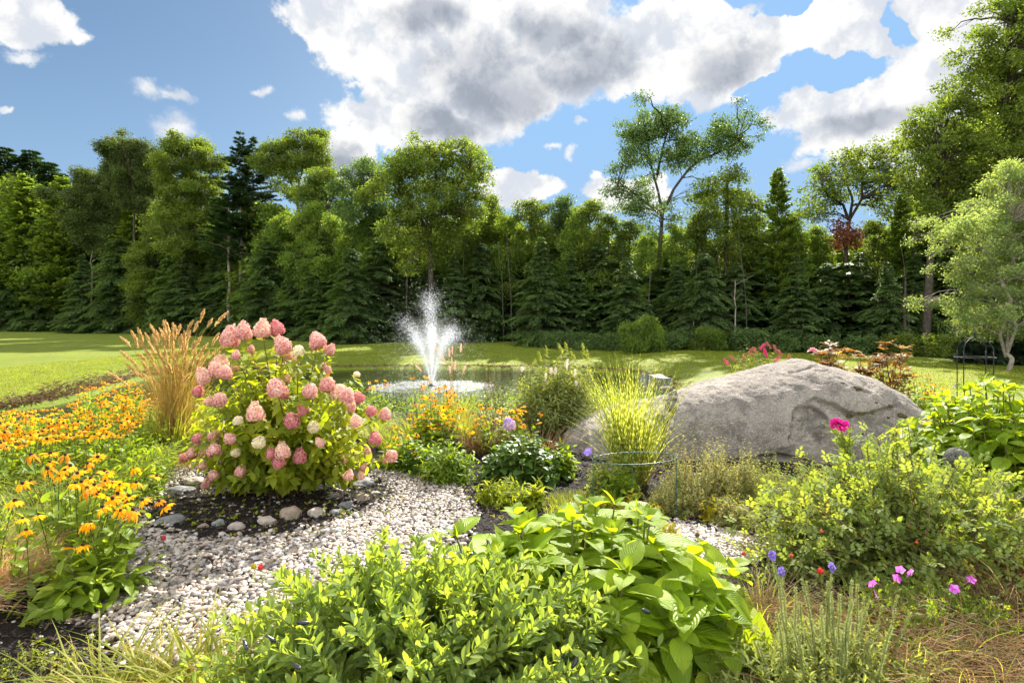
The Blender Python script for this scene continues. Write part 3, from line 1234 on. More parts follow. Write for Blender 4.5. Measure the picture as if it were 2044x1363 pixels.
def broad_mesh(h, rad, nclump=40, z0=.15, dens=40, size=.17, cr=(.5, .95), seed=0, lean=0.0, shape=1.0, loose=0.0):
    """mesh pair for a generic broadleaf tree: trunk, crown"""
    global rs
    old = rs
    rs = np.random.default_rng(seed)
    bt, bc = B(), B()
    tr = curve_path((0, 0, -.3), (lean, 0, h * .93), 12, 0, .006)
    r0 = .011 * h + .03
    bt.tube(tr, np.linspace(r0, .025, 12), 7)
    cl = []
    for i in range(nclump):
        t = z0 + (1 - z0) * (i + rs.random()) / nclump
        q = (t - z0) / (1 - z0)
        prof = (math.sin(math.pi * min(1, .12 + q * .82)) ** .7) * (1 - .35 * q) * shape + (.10 if q > .9 else 0)
        a = i * 2.4 + rs.normal(0, .5)
        rr = rad * prof * rs.uniform(.35, 1.0 + loose)
        r = rs.uniform(*cr) * (1 - .45 * q)
        cl.append((math.cos(a) * rr + lean * t, math.sin(a) * rr, h * t - r * .4, r))
    cl.append((lean, 0, h - .35, .4))
    forks = [tr[j] for j in range(2, 12)]
    limbs(bt, None, cl, .07, (0, 0, .6), forks)
    clump_leaves(bc, cl, dens, size)
    rs = old
    return bt, bc


def conifer_mesh(h, rad, nlay=26, nb=7, droop=.35, size=.2, z0=.04, seed=0, expo=.75, w=.42, dens=9, up=0.0, gap=.0, taper=True):
    """tiers of sprays on drooping boughs, like a hemlock or pine"""
    global rs
    old = rs
    rs = np.random.default_rng(seed)
    bt, bc = B(), B()
    tr = curve_path((0, 0, -.3), (rs.normal(0, .1), 0, h), 10, 0, .003)
    bt.tube(tr, np.linspace(.012 * h + .02, .012, 10), 6)
    for i in range(nlay):
        q = (i + rs.uniform(-.3, .3)) / nlay
        q = min(max(q, 0), .995)
        z = h * (z0 + (1 - z0) * q)
        Rm = rad * (1 - q) ** expo * (rs.uniform(.7, 1.12))
        if q < .12:
            Rm *= .75 + q * 2
        if gap and rs.random() < gap:
            continue
        for k in range(nb):
            a = rs.uniform(0, 2 * math.pi)
            L_ = max(.18, Rm * rs.uniform(.6, 1.1))
            dx = np.array([math.cos(a), math.sin(a), 0])
            e = np.array([0, 0, z]) + dx * L_ + np.array([0, 0, (up - droop * rs.uniform(.4, 1.2)) * L_])
            p = curve_path((0, 0, z), e, 6, 0, .015, unit(dx + np.array([0, 0, .25 + up])))
            bt.tube(p, np.linspace(.012 + .008 * L_, .004, 6), 3)
            n = int(dens * L_ / size * 1.9) + 6
            t = rs.uniform(.12, 1.0, n) ** .8
            idx = np.clip(t * 5, 0, 4.999)
            i0 = idx.astype(int)
            fr = (idx - i0)[:, None]
            pt = p[i0] * (1 - fr) + p[i0 + 1] * fr
            side = np.array([-dx[1], dx[0], 0])
            off = rs.uniform(-1, 1, n)[:, None] * side * (L_ * .30 * (1.15 - t))[:, None]
            pt = pt + off + np.stack([np.zeros(n)] * 2 + [-np.abs(off @ side) * .25 - rs.uniform(0, .12, n)], -1)
            d = dx + side * np.sign(off @ side)[:, None] * rs.uniform(.2, 1.1, n)[:, None] + np.array([0, 0, -.3]) + rs.normal(0, .22, (n, 3)) + np.array([0, 0, up * 1.5])
            nr = np.array([0, 0, 1]) + rs.normal(0, .35, (n, 3))
            sz = size * rs.uniform(.7, 1.3, n)
            bc.scatter(tpl_quad(w, .08), pt, d, nr, sz, np.clip(.5 * rs.random() + .5 * rs.random(n), 0, 1))
    rs = old
    return bt, bc


def place_tree(meshes, loc, label, cat='tree', name='tree', group=None, rz=0.0, sc=1.0, mats=None):
    t = thing(name, label, cat, loc, group, rz, sc)
    obj('trunk', meshes[0], t)
    obj('crown', meshes[1], t)
    return t


def tmesh(pair, leaf, bark=None):
    return pair[0].mesh('trunk', bark or M_BARK), pair[1].mesh('crown', leaf)


def base_Y(px):
    """depth of the wood's edge"""
    return float(np.interp(px, [-200, 0, 200, 500, 700, 1000, 1250, 1500, 1700, 1900, 2100], [72, 69, 66, 52, 39, 36.5, 32, 30, 28, 25.5, 24]))


def gz(px, Y):
    x = (px - 1022) / F * Y
    return np.array([x, Y, float(H(x, Y))])


def topz(py, Y):
    return CH - (py - HZ) / F * Y


# --- crowns traced as clumps: (px, py, radius px); depth jitter gives them thickness
def traced_tree(px, Y, trunk, clumps, label, leaf, name='oak_tree', extra=2, dens=34, size=.17, bark=None, forks=None, r0=.2, cat='tree', pad=1.0, flat=.75, limb=1.0):
    base = gz(px, Y)
    k = Y / F
    bt, bc = B(), B()
    tp = np.array([[(x - px) * k, 0.0, CH - (y - HZ) * k - base[2]] for x, y in trunk])
    tp[:, 1] = rs.normal(0, .12, len(tp))
    tp[0] = (0, 0, -.3)
    # resample
    tt = np.linspace(0, len(tp) - 1, 14)
    tr = np.stack([np.interp(tt, range(len(tp)), tp[:, c]) for c in range(3)], -1)
    bt.tube(tr, np.linspace(r0, r0 * .45, 14), 8)
    cl = []
    for x, y, r in clumps:
        R_ = r * k * pad
        for e in range(extra):
            dy = rs.normal(0, 1) * (1.3 if e else .5)
            j = rs.normal(0, .3, 2) * R_ if e else (0, 0)
            cl.append(((x - px) * k + j[0], dy * 1.1, CH - (y - HZ) * k - base[2] + j[1], R_ * (1 if e == 0 else .8)))
    fk = [tr[-1]] + [tr[j] for j in range(8, 13)]
    if forks:
        for (x0, y0), pts in forks:
            pp = np.array([[(x - px) * k, rs.normal(0, .4), CH - (y - HZ) * k - base[2]] for x, y in [(x0, y0)] + pts])
            pp[0, 1] = 0
            t2 = np.linspace(0, len(pp) - 1, 10)
            q = np.stack([np.interp(t2, range(len(pp)), pp[:, c]) for c in range(3)], -1)
            bt.tube(q, np.linspace(r0 * .55, .05, 10), 6)
            fk += [q[j] for j in (3, 5, 7, 9)]
    limbs(bt, None, cl, .1 * limb, (0, 0, .4), fk, k=limb)
    clump_leaves(bc, cl, dens, size, flat=flat)
    t = thing(name, label, cat, base)
    bt.build('trunk', bark or M_BARK, t)
    bc.build('crown', leaf, t)
    return t


def grow(outl, n, rr, seed=3):
    """fill an outline polygon (pixels) with clumps"""
    g = np.random.default_rng(seed)
    o = np.array(outl, float)
    x0, y0 = o.min(0)
    x1, y1 = o.max(0)
    out = []
    tries = 0
    while len(out) < n and tries < 4000:
        tries += 1
        x, y = g.uniform(x0, x1), g.uniform(y0, y1)
        if inpoly(np.array([x]), np.array([y]), o)[0]:
            r = g.uniform(*rr)
            if all((x - a) ** 2 + (y - b_) ** 2 > (.62 * (r + c)) ** 2 for a, b_, c in out):
                out.append((x, y, r))
    return out


def feature_trees():
    tt = traced_tree
    # tall spreading oak right of centre
    cl = grow([(1215, 395), (1222, 330), (1250, 290), (1240, 250), (1290, 228), (1345, 232), (1400, 262), (1440, 225), (1470, 245), (1498, 290), (1470, 310), (1400, 315),
               (1380, 335), (1340, 330), (1300, 350), (1290, 420), (1260, 430), (1225, 385)], 64, (9, 17), 5)
    cl += [(1340, 405, 16), (1380, 385, 16), (1408, 362, 14), (1345, 440, 14), (1285, 445, 16), (1250, 420, 14), (1300, 470, 14), (1268, 270, 22), (1310, 245, 22), (1452, 245, 20), (1487, 290, 14), (1430, 290, 20), (1375, 290, 20)]
    tt(1313, 37, [(1313, 700), (1312, 560), (1316, 480), (1322, 430), (1328, 410)], cl,
       'tallest oak of the wood, open spreading crown against blue sky above the zebra grass', ML['dark'], dens=30, size=.16, extra=2, r0=.17,
       forks=[((1322, 425), [(1318, 380), (1305, 330), (1295, 280)]), ((1330, 410), [(1345, 375), (1385, 325), (1440, 300), (1470, 285)]), ((1320, 430), [(1290, 400), (1250, 370), (1230, 375)]),
              ((1312, 350), [(1322, 310), (1330, 265)])])
    # big oak behind the fountain
    cl = grow([(780, 380), (790, 320), (830, 292), (880, 300), (920, 288), (965, 320), (975, 350), (955, 400), (930, 420), (880, 425), (860, 470), (800, 430), (785, 400)], 64, (10, 19), 6)
    cl += [(830, 480, 18), (890, 455, 20), (955, 425, 15), (765, 350, 14), (750, 380, 16), (800, 345, 22), (735, 400, 15)] + grow([(760, 400), (960, 410), (950, 470), (900, 520), (820, 540), (770, 480)], 26, (10, 18), 61)
    tt(862, 39, [(862, 690), (860, 540), (858, 470), (862, 440)], cl, 'broad oak with a rounded crown standing behind the fountain jet, bare trunk showing', ML['mid'], dens=32, size=.19, r0=.22,
       forks=[((860, 450), [(890, 410), (915, 370), (940, 340)]), ((858, 465), [(830, 420), (800, 390)]), ((860, 445), [(862, 400), (870, 350), (860, 310)])])
    # open oak left
    cl = grow([(512, 330), (530, 290), (570, 278), (600, 270), (640, 268), (656, 300), (650, 335), (610, 330), (590, 360), (560, 350), (520, 345)], 40, (8, 15), 7)
    cl += [(625, 285, 15), (640, 325, 10), (545, 365, 13), (580, 385, 14)]
    tt(603, 57, [(600, 690), (598, 500), (595, 420), (592, 390)], cl, 'open crowned oak just right of the tall pine, sky showing through its limbs', ML['mid'], dens=34, size=.22, r0=.22,
       forks=[((594, 400), [(600, 360), (620, 320), (635, 295)]), ((592, 395), [(575, 350), (555, 315)])])
    tt(655, 52, [(655, 690), (655, 500), (650, 430)], grow([(600, 420), (620, 350), (655, 340), (680, 375), (685, 440), (640, 500), (600, 480)], 26, (14, 24), 8),
       'leafy maple tucked under the right side of the open crowned oak', ML['mid'], 'maple_tree', dens=40, size=.2)
    tt(268, 68, [(268, 680), (268, 500), (268, 400)], grow([(205, 350), (212, 285), (240, 278), (262, 290), (300, 282), (320, 320), (318, 380), (290, 420), (235, 400)], 44, (9, 16), 9),
       'rugged dark oak with a flat lobed top, left of the pale maple', ML['brown'], dens=36, size=.24)
    tt(205, 70, [(205, 680), (205, 520), (205, 430)], grow([(140, 400), (155, 345), (185, 350), (235, 355), (255, 420), (250, 500), (190, 500), (150, 470)], 34, (12, 22), 10),
       'bronze tinged dark oak, lower and darker, between two paler trees', ML['brown'], dens=36, size=.24)
    tt(372, 60, [(372, 680), (372, 500), (372, 300)], grow([(322, 380), (325, 300), (345, 275), (375, 262), (405, 280), (440, 320), (445, 400), (430, 500), (350, 520), (320, 470)], 70, (9, 17), 11),
       'tall fresh green maple with a pointed top, left of the pine', ML['mid'], 'maple_tree', dens=38, size=.22)
    tt(722, 46, [(722, 690), (722, 500), (722, 400)], grow([(690, 400), (700, 350), (735, 335), (765, 350), (775, 420), (760, 480), (700, 470)], 24, (13, 22), 12),
       'shadowy dark tree leaning against the left side of the broad oak', ML['dark'], dens=40, size=.2)
    # right side
    tt(1700, 33, [(1695, 700), (1693, 560), (1692, 480), (1695, 440)], grow([(1605, 420), (1625, 360), (1660, 310), (1710, 300), (1765, 285), (1800, 310), (1815, 370), (1790, 420), (1740, 400), (1700, 390), (1650, 430), (1615, 440)], 62, (8, 16), 13),
       'spreading oak above the patch of rust brown leaves, thin limbs fanning up', ML['mid'], dens=30, size=.16, r0=.15,
       forks=[((1694, 440), [(1680, 410), (1650, 390), (1630, 370)]), ((1695, 440), [(1715, 400), (1735, 350), (1745, 320)]), ((1695, 440), [(1696, 400), (1690, 350)])])
    tt(1690, 31.5, [(1690, 700), (1690, 560), (1690, 500)], grow([(1665, 450), (1690, 440), (1712, 455), (1715, 490), (1680, 500), (1660, 480)], 9, (10, 15), 14),
       'dead branch tree with a small clump of rust brown leaves amid the green', ML['rust'], 'dying_tree', dens=50, size=.14, extra=1, r0=.06)
    tt(1452, 36, [(1452, 700), (1450, 520), (1450, 360)], grow([(1395, 420), (1415, 370), (1440, 345), (1470, 355), (1500, 400), (1515, 470), (1500, 540), (1420, 540), (1395, 480)], 44, (13, 21), 15),
       'dense maple filling the gap right of the tallest oak', ML['mid'], 'maple_tree', dens=40, size=.16)
    tt(1845, 27.5, [(1845, 705), (1850, 560), (1860, 420), (1870, 330)], grow([(1815, 330), (1808, 260), (1835, 222), (1875, 225), (1900, 200), (1925, 260), (1940, 350), (1920, 430), (1860, 470), (1820, 400)], 62, (10, 20), 16),
       'leafy maple with a jutting left bough, in front of the towering one at the edge', ML['mid'], 'maple_tree', dens=44, size=.15)
    tt(2018, 26, [(2000, 705), (2000, 500), (2005, 300), (2010, 50)], grow([(1915, 210), (1925, 130), (1945, 70), (1980, 30), (2010, -40), (2110, -90), (2200, 50), (2180, 420), (1980, 520), (1940, 440), (1945, 300)], 165, (12, 23), 17),
       'towering tree, the tallest, running off the top of the view at the right edge', ML['mid'], 'maple_tree', dens=44, size=.15, r0=.3, extra=2)
    # light green ornamental tree on the lawn
    cl = grow([(1905, 600), (1915, 520), (1900, 440), (1935, 410), (1960, 385), (1990, 330), (2060, 320), (2180, 380), (2200, 600), (2080, 670), (1985, 672), (1910, 650)], 120, (12, 21), 18)
    base = gz(2008, 18.6)
    tt(2008, 18.6, [(2008, 735), (2008, 715), (2006, 700)], cl, 'pale green ornamental tree with several slim pale trunks on the lawn by the metal obelisk', ML['pale'], 'ornamental_tree', dens=110, size=.085, bark=M_BARKP, r0=.09,
       forks=[((2008, 712), [(1990, 670), (1975, 600), (1960, 500)]), ((2008, 712), [(2004, 650), (2000, 560), (1995, 450)]), ((2009, 712), [(2025, 660), (2040, 580), (2060, 480)]),
              ((2008, 712), [(2015, 650), (2025, 560), (2030, 430)])], extra=3, limb=.45)


feature_trees()


def pines():
    # white pine: two stems, tufted tiers that sweep up
    base = gz(480, 57)
    t = thing('pine_tree', 'tall dark white pine with twin pale trunks and a pointed crown', 'tree', base)
    bt, bc = B(), B()
    for dx, h, z0, sd in ((0, topz(258, 57) - base[2], .48, 31), (1.0, topz(266, 57) - base[2], .5, 32), (-.9, topz(340, 57) - base[2], .45, 33)):
        a, c = conifer_mesh(h, 3.4, 24, 6, .05, .3, z0, sd, .8, .3, 13, up=.28, gap=.1)
        for s_, d_ in ((a, bt), (c, bc)):
            for V, A in zip(s_.V, s_.A):
                pass
            off = d_.n
            d_.V += [V + np.array([dx, dx * .5, 0]) for V in s_.V]
            d_.A += s_.A
            d_.L += [L_ + off for L_ in s_.L]
            d_.T += s_.T
            d_.M += s_.M
            d_.n += s_.n
    bt.build('trunk', M_BARKP, t)
    bc.build('crown', ML['pine'], t)
    far = tmesh(conifer_mesh(19, 4.8, 46, 9, .2, .42, .1, 41, .5, .45, 8, up=.15), ML['pine'])
    for px, Y, top, lab in ((8, 82, 292, 'dark bluish pine at the far left edge of the wood'), (62, 84, 298, 'dark pine second from the left edge, its top rounded'), (98, 80, 322, 'lower dark pine stepping down beside the pale birch'),
                            (-60, 80, 285, 'dark pine half cut by the left edge of the view'), (135, 78, 372, 'small spire of a pine peeping over the pale birches')):
        g = gz(px, Y)
        place_tree(far, g, lab, name='pine_tree', rz=px * .7, sc=(topz(top, Y) - g[2]) / 19, group='dark pines far left')


pines()


def wood_edge():
    hem = [tmesh(conifer_mesh(10, 3.8, 34, 10, .36 - .05 * i, .22, .02, 50 + i, .55 + .12 * i, .42, 9, gap=.08), ML['dark']) for i in range(4)]
    young = [tmesh(broad_mesh(10, 2.1, 46, .10, 52, .17, (.45, .85), 60 + i, shape=1.0 + .1 * i), ML[k]) for i, k in enumerate(('lime', 'mid', 'lime', 'mid'))]
    birch = [tmesh(conifer_mesh(10, 2.3, 70, 7, -.1, .2, .08, 70 + i, .6, .55, 5, up=.35), ML['lime']) for i in range(2)]
    tall = [tmesh(broad_mesh(12, 2.4, 50, .3, 50, .19, (.5, .9), 80 + i), ML[k]) for i, k in enumerate(('mid', 'dark', 'brown'))]
    # front row of hemlocks: px, top row of the picture, label
    front = [(-70, 470, 'hemlock cut off by the left edge of the view, drooping dark boughs'),
             (20, 500, 'broad dark hemlock at the left edge, behind the sunlit lawn'),
             (95, 485, 'hemlock second from the left edge, boughs to the grass'),
             (165, 505, 'low dark hemlock left of a thin bare stem'),
             (235, 470, 'hemlock behind the shadowed left lawn, slightly taller than its neighbours'),
             (300, 500, 'dark hemlock directly above the tan plumes of the feather grass'),
             (365, 480, 'hemlock above the right side of the feather grass'),
             (420, 515, 'low dark hemlock between feather grass and pink hydrangea'),
             (470, 490, 'hemlock in front of the twin trunks of the pine'),
             (530, 470, 'hemlock rising above the top flower heads of the pink hydrangea'),
             (590, 500, 'hemlock behind the right half of the pink hydrangea'),
             (645, 455, 'tall hemlock just right of the pink hydrangea top'),
             (700, 490, 'dark hemlock midway between hydrangea and fountain'),
             (755, 470, 'hemlock with layered boughs left of the fountain jet'),
             (812, 520, 'lower hemlock touching the left side of the fountain spray'),
             (905, 505, 'dark hemlock behind the right half of the fountain spray'),
             (960, 480, 'hemlock just right of the fountain spray'),
             (1022, 500, 'hemlock above the brown sedge seed stalks'),
             (1080, 470, 'hemlock behind the left side of the white butterfly bush'),
             (1140, 500, 'dark hemlock behind the right side of the white butterfly bush'),
             (1195, 480, 'hemlock left of the zebra grass tips'),
             (1250, 510, 'low hemlock above the zebra grass'),
             (1350, 520, 'dark rounded hemlock beneath the tallest oak'),
             (1302, 548, 'small dark hemlock hiding the foot of the tallest oak'),
             (1405, 500, 'hemlock left of the magenta butterfly bush'),
             (1470, 520, 'hemlock right above the magenta butterfly bush'),
             (1530, 490, 'hemlock with glossy drooping boughs left of the pink rose bloom'),
             (1590, 505, 'hemlock above the crest of the boulder'),
             (1650, 520, 'dark hemlock under the rust brown leaves'),
             (1715, 500, 'hemlock right of the rust brown leaves'),
             (1770, 520, 'dark hemlock above the right red leaved shrub'),
             (1825, 490, 'last dark hemlock before the pale ornamental tree'),
             (1900, 520, 'dark hemlock hidden behind the pale ornamental tree')]
    for i, (px, top, lab) in enumerate(front):
        Y = base_Y(px) + 1.2 + 1.8 * ((i * 7) % 3)
        g = gz(px, Y)
        h = topz(top, Y) - g[2]
        t = place_tree(hem[i % 4], g, lab, name='hemlock_tree', group='hemlocks along the lawn edge', rz=i * 1.3, sc=(h / 10 * 1.05, h / 10 * 1.05, h / 10))
    # second row: young broadleaves and birches that catch the light
    second = [(50, 350, 'b', 'pale feathery birch at the far left, brightest of the left group'), (125, 352, 'b', 'second pale birch from the left'), (10, 400, 'm', 'mid green tree at the left edge under the pines'),
              (175, 440, 'b', 'slim pale birch in front of the bronze oak'), (310, 430, 'm', 'bushy green tree below the flat topped oak'), (258, 420, 'b', 'feathery light tree between bronze oak and flat topped oak'),
              (430, 400, 'm', 'green tree filling in left of the pine trunks'), (520, 420, 'm', 'shaded green tree right of the pine trunks'), (560, 430, 'l', 'lime green sapling below the open crowned oak'),
              (625, 405, 'l', 'lime green tree above the pink hydrangea right side'), (668, 430, 'l', 'yellow green tree left of the shadowy dark tree'), (735, 440, 'l', 'sunlit lime tree left of the broad oak trunk'),
              (790, 450, 'm', 'green tree left of the bare oak trunk'), (925, 420, 'l', 'bright lime tree right of the bare oak trunk'), (900, 470, 'm', 'green tree under the right half of the broad oak'),
              (980, 395, 't', 'round headed tree with dark top right of the broad oak'), (1015, 430, 'l', 'lime tree with pointed top in the middle of the wood'), (1060, 400, 'm', 'green tree over the brown sedges'),
              (1075, 440, 'l', 'yellowish sapling crown above the white butterfly bush'), (1120, 395, 't', 'dark rounded crown in the low middle of the skyline'), (1150, 430, 'l', 'lime tree with upright twigs in the low middle'),
              (1175, 400, 'm', 'green tree with a spindly leader, left of the tallest oak'), (1215, 430, 'l', 'sunlit lime tree just left of the tallest oak'), (1255, 440, 'm', 'green tree under the left crown of the tallest oak'),
              (1290, 470, 'l', 'lime tree touching the trunk of the tallest oak'), (1350, 450, 'l', 'lime tree immediately right of the tallest oak trunk'), (1390, 430, 'm', 'green tree below the right bough of the tallest oak'),
              (1500, 430, 'm', 'green tree left of the narrow spire tree'), (1553, 335, 'n', 'narrow spire shaped young tree poking above the wood right of the tallest oak'),
              (1580, 430, 'l', 'lime tree right of the narrow spire tree'), (1630, 450, 'l', 'sunny lime tree left of the rust brown leaves'), (1745, 440, 'm', 'green tree right of the rust brown leaves'),
              (1800, 395, 'n', 'slender upright tree between the spreading oak and the jutting maple'), (1775, 460, 'm', 'green tree under the slender upright one'), (1850, 470, 'l', 'lime tree in shade of the jutting maple'),
              (1925, 450, 'm', 'dark green tree behind the pale ornamental tree')]
    for i, (px, top, k, lab) in enumerate(second):
        Y = base_Y(px) + 5.0 + (i * 5 % 4) * .8
        g = gz(px, Y)
        h = topz(top, Y) - g[2]
        if k == 'b':
            me, s_, nm, h0 = birch[i % 2], 1.15, 'birch_tree', 10
        elif k == 'n':
            me, s_, nm, h0 = birch[i % 2], .75, 'young_tree', 10
        elif k == 't':
            me, s_, nm, h0 = tall[i % 3], 1.0, 'broadleaf_tree', 12
        elif k == 'l':
            me, s_, nm, h0 = young[(i % 2) * 2], 1.0, 'young_tree', 10
        else:
            me, s_, nm, h0 = young[(i % 2) * 2 + 1], 1.05, 'broadleaf_tree', 10
        place_tree(me, g, lab, name=nm, group='young trees of the wood', rz=i * 2.1, sc=(h / h0 * s_, h / h0 * s_, h / h0))
    # slim bare stems at the wood's foot
    b = B()
    n = 80
    px = rs.uniform(-60, 1960, n)
    Y = np.array([base_Y(p) for p in px]) + rs.uniform(1.0, 9, n)
    x = (px - 1022) / F * Y
    z = H(x, Y)
    K = 6
    hh = rs.uniform(3, 8, n)
    t = np.linspace(0, 1, K)
    lx, ly = rs.normal(0, .35, n), rs.normal(0, .3, n)
    path = np.stack([x[:, None] + lx[:, None] * t ** 2 + rs.normal(0, .03, (n, K)), Y[:, None] + ly[:, None] * t, z[:, None] - .1 + hh[:, None] * t], -1)
    b.tube(path, np.linspace(1, .4, K)[None] * rs.uniform(.02, .05, n)[:, None], 5)
    stuff(b.build('woodland_stems', plainmat('stem_bark', (.13, .105, .08), (.05, .04, .03), .9, 6)))
    for px, top, lab, w in ((182, 500, 'thin pale bare stem standing against the hemlocks at left', .05), (1467, 560, 'slim pale birch stem in front of the wood above the butterfly bush', .045), (1380, 640, 'short pale bare stem beneath the tallest oak', .04),
                            (1806, 560, 'dark slender trunk at the lawn edge left of the ornamental tree', .09)):
        Y = base_Y(px) + .6
        g = gz(px, Y)
        b = B()
        h = topz(top, Y) - g[2]
        b.tube(curve_path((0, 0, -.1), (rs.normal(0, .15), 0, h), 9, 0, .006), np.linspace(w, w * .5, 9), 6)
        for _ in range(5):
            zz = h * rs.uniform(.4, .95)
            b.tube(curve_path((0, 0, zz), (rs.normal(0, .6), rs.normal(0, .5), zz + .5), 4), np.linspace(w * .3, .006, 4), 3)
        tag(b.build('bare_stem', M_BARKP if w < .06 else M_BARK, None, g), lab, 'tree trunk')
    # the wood behind
    fill = [(broad_mesh(11, 2.8, 26, .12, 24, .34, (.8, 1.3), 90), 0), (broad_mesh(10, 2.6, 26, .12, 24, .34, (.8, 1.3), 91), 1), (conifer_mesh(10, 3.0, 18, 7, .3, .42, .05, 92, .6, .5, 8), 2)]
    for nm, ranges in (('woodland', [(0, 90)]),):
        b = B()
        k = 0
        for row, (dy, topo) in enumerate(((5, 60), (9, 0), (14, -5), (21, -10))):
            px = -140
            while px < 2150:
                px += rs.uniform(38, 60)
                Y = base_Y(px) + dy + rs.uniform(-2, 2)
                tops = np.interp(px, [-100, 60, 140, 230, 500, 680, 760, 950, 1120, 1330, 1500, 1600, 1800, 1900, 2100], [330, 350, 400, 400, 390, 430, 430, 425, 425, 455, 440, 455, 440, 300, 100])
                top = tops + rs.uniform(0, 70) + topo * (row == 0)
                if row == 0:
                    k = 2
                g = gz(px, Y)
                s_ = (topz(top, Y) - g[2])
                pair, mi = fill[k % 3]
                k += 1
                sc_ = s_ / (11 if mi == 0 else 10)
                c = pair[1]
                a = rs.uniform(0, 6.28)
                ca, sa = math.cos(a), math.sin(a)
                V = np.concatenate(c.V)
                w_ = max(sc_, .9)
                V = np.stack([(V[:, 0] * ca - V[:, 1] * sa) * w_, (V[:, 0] * sa + V[:, 1] * ca) * w_, V[:, 2] * sc_], -1) + g
                L_ = np.concatenate(c.L).reshape(-1, 4) if mi == 2 else np.concatenate(c.L).reshape(-1, 3)
                b.add(V, [L_], np.concatenate(c.A), mi)
        stuff(b.build(nm, [ML['mid'], ML['lime'], ML['dark']]))


wood_edge()


def edge_shrubs():
    """low growth at the foot of the wood"""
    sp = [(1280, 655, 66, 'lime', 'rounded willowy shrub standing out on the lawn edge behind the zebra grass'), (1225, 682, 40, 'dark', 'small dark shrub left of the rounded willowy one'),
          (1345, 680, 44, 'dark', 'low dark shrub right of the rounded willowy one'), (1420, 668, 46, 'lime', 'bright leafed bush left of the magenta butterfly bush'), (1395, 690, 30, 'mid', 'small bush at the lawn edge below the bright leafed one'),
          (1500, 680, 55, 'dark', 'dark undergrowth bush behind the magenta butterfly bush'), (1570, 685, 40, 'dark', 'dark bush behind the crest of the boulder'), (1165, 688, 50, 'dark', 'low dark bush behind the butterfly bush at the lawn edge'),
          (1100, 684, 46, 'dark', 'dark bush at the lawn edge above the sedges'), (1720, 690, 46, 'dark', 'dark bush between the two red leaved shrubs'), (1800, 690, 50, 'mid', 'bush beside the dark slender trunk'),
          (1870, 690, 50, 'mid', 'bush left of the blue green conifer'), (1640, 688, 42, 'dark', 'dark bush above the pink rose bloom')]
    for i, (px, cyp, rp, k, lab) in enumerate(sp):
        Y = base_Y(px) - .2 - (1.6 if i == 0 else 0)
        g = gz(px, Y)
        r = rp / F * Y * .6
        t = thing('shrub', lab, 'shrub', g)
        cl = []
        for _ in range(22):
            u = unit(rs.normal(0, 1, 3))
            cl.append((u[0] * r * .75, u[1] * r * .7, max(.18, (topz(cyp - rp * .45, Y) - g[2]) * rs.uniform(.05, .8)), r * .42))
        b = B()
        limbs(b, None, cl, .03, (0, 0, 1), [np.array([0, 0, 0.])])
        b.build('branches', M_BARK, t)
        b = B()
        clump_leaves(b, cl, 90, .11)
        b.build('foliage', ML['lime'] if i == 0 else ML[k], t)
    # soft blue-green conifer behind the ornamental tree
    for px, Y, top, sc_, lab in ((1958, 21.5, 632, 1, 'soft blue green conifer bush behind the metal obelisk'), (2045, 21, 660, .8, 'dark spreading conifer bush right of the pale trunks, at the edge')):
        g = gz(px, Y)
        h = topz(top, Y) - g[2]
        me = tmesh(conifer_mesh(h, h * .62, 22, 9, .15, .13, .03, 97 + px, .5, .35, 12, up=.2), leafmat('conifer_blue', (.05, .09, .045), (.09, .14, .075), (.13, .18, .09), tr=.25, tint=(1.5, 1.5, .8)) if px < 2000 else ML['pine'])
        place_tree(me, g, lab, 'shrub', 'conifer_bush')


edge_shrubs()
# ================================================================ garden plants
def shoots(n, r0, dome, K=7, zmin=.15, bulge=.5, seed_c=(0, 0), jit=.02, shell=.35, sq=(1, 1), z0=0.0, out=.30):
    """n stems from a small base to end points spread through a dome (rx, ry, rz)."""
    rx, ry, rz = dome
    a = rs.uniform(0, 2 * np.pi, n)
    el = np.arcsin(rs.uniform(zmin, 1, n))
    rad = 1 - shell * rs.random(n)
    e = np.stack([np.cos(a) * np.cos(el) * rx, np.sin(a) * np.cos(el) * ry, np.sin(el) * rz], -1) * rad[:, None]
    e[:, :2] += seed_c
    b0 = np.stack([np.cos(a) * r0 * rs.random(n), np.sin(a) * r0 * rs.random(n), np.full(n, z0 - .02)], -1)
    t = np.linspace(0, 1, K)[None, :, None]
    c = b0 + (e - b0) * np.array([out, out, .30 + bulge * .6])
    p = (1 - t) ** 2 * b0[:, None] + 2 * t * (1 - t) * c[:, None] + t * t * e[:, None]
    p[:, 1:] += np.cumsum(rs.normal(0, jit, (n, K - 1, 3)), 1) * .5
    return p


def along(paths, t):
    """positions and directions at t (n,m) in 0..1"""
    n, K, _ = paths.shape
    x = np.clip(t * (K - 1), 0, K - 1.001)
    i = x.astype(int)
    f = (x - i)[..., None]
    r = np.arange(n)[:, None]
    p0, p1 = paths[r, i], paths[r, i + 1]
    return p0 * (1 - f) + p1 * f, unit(p1 - p0)


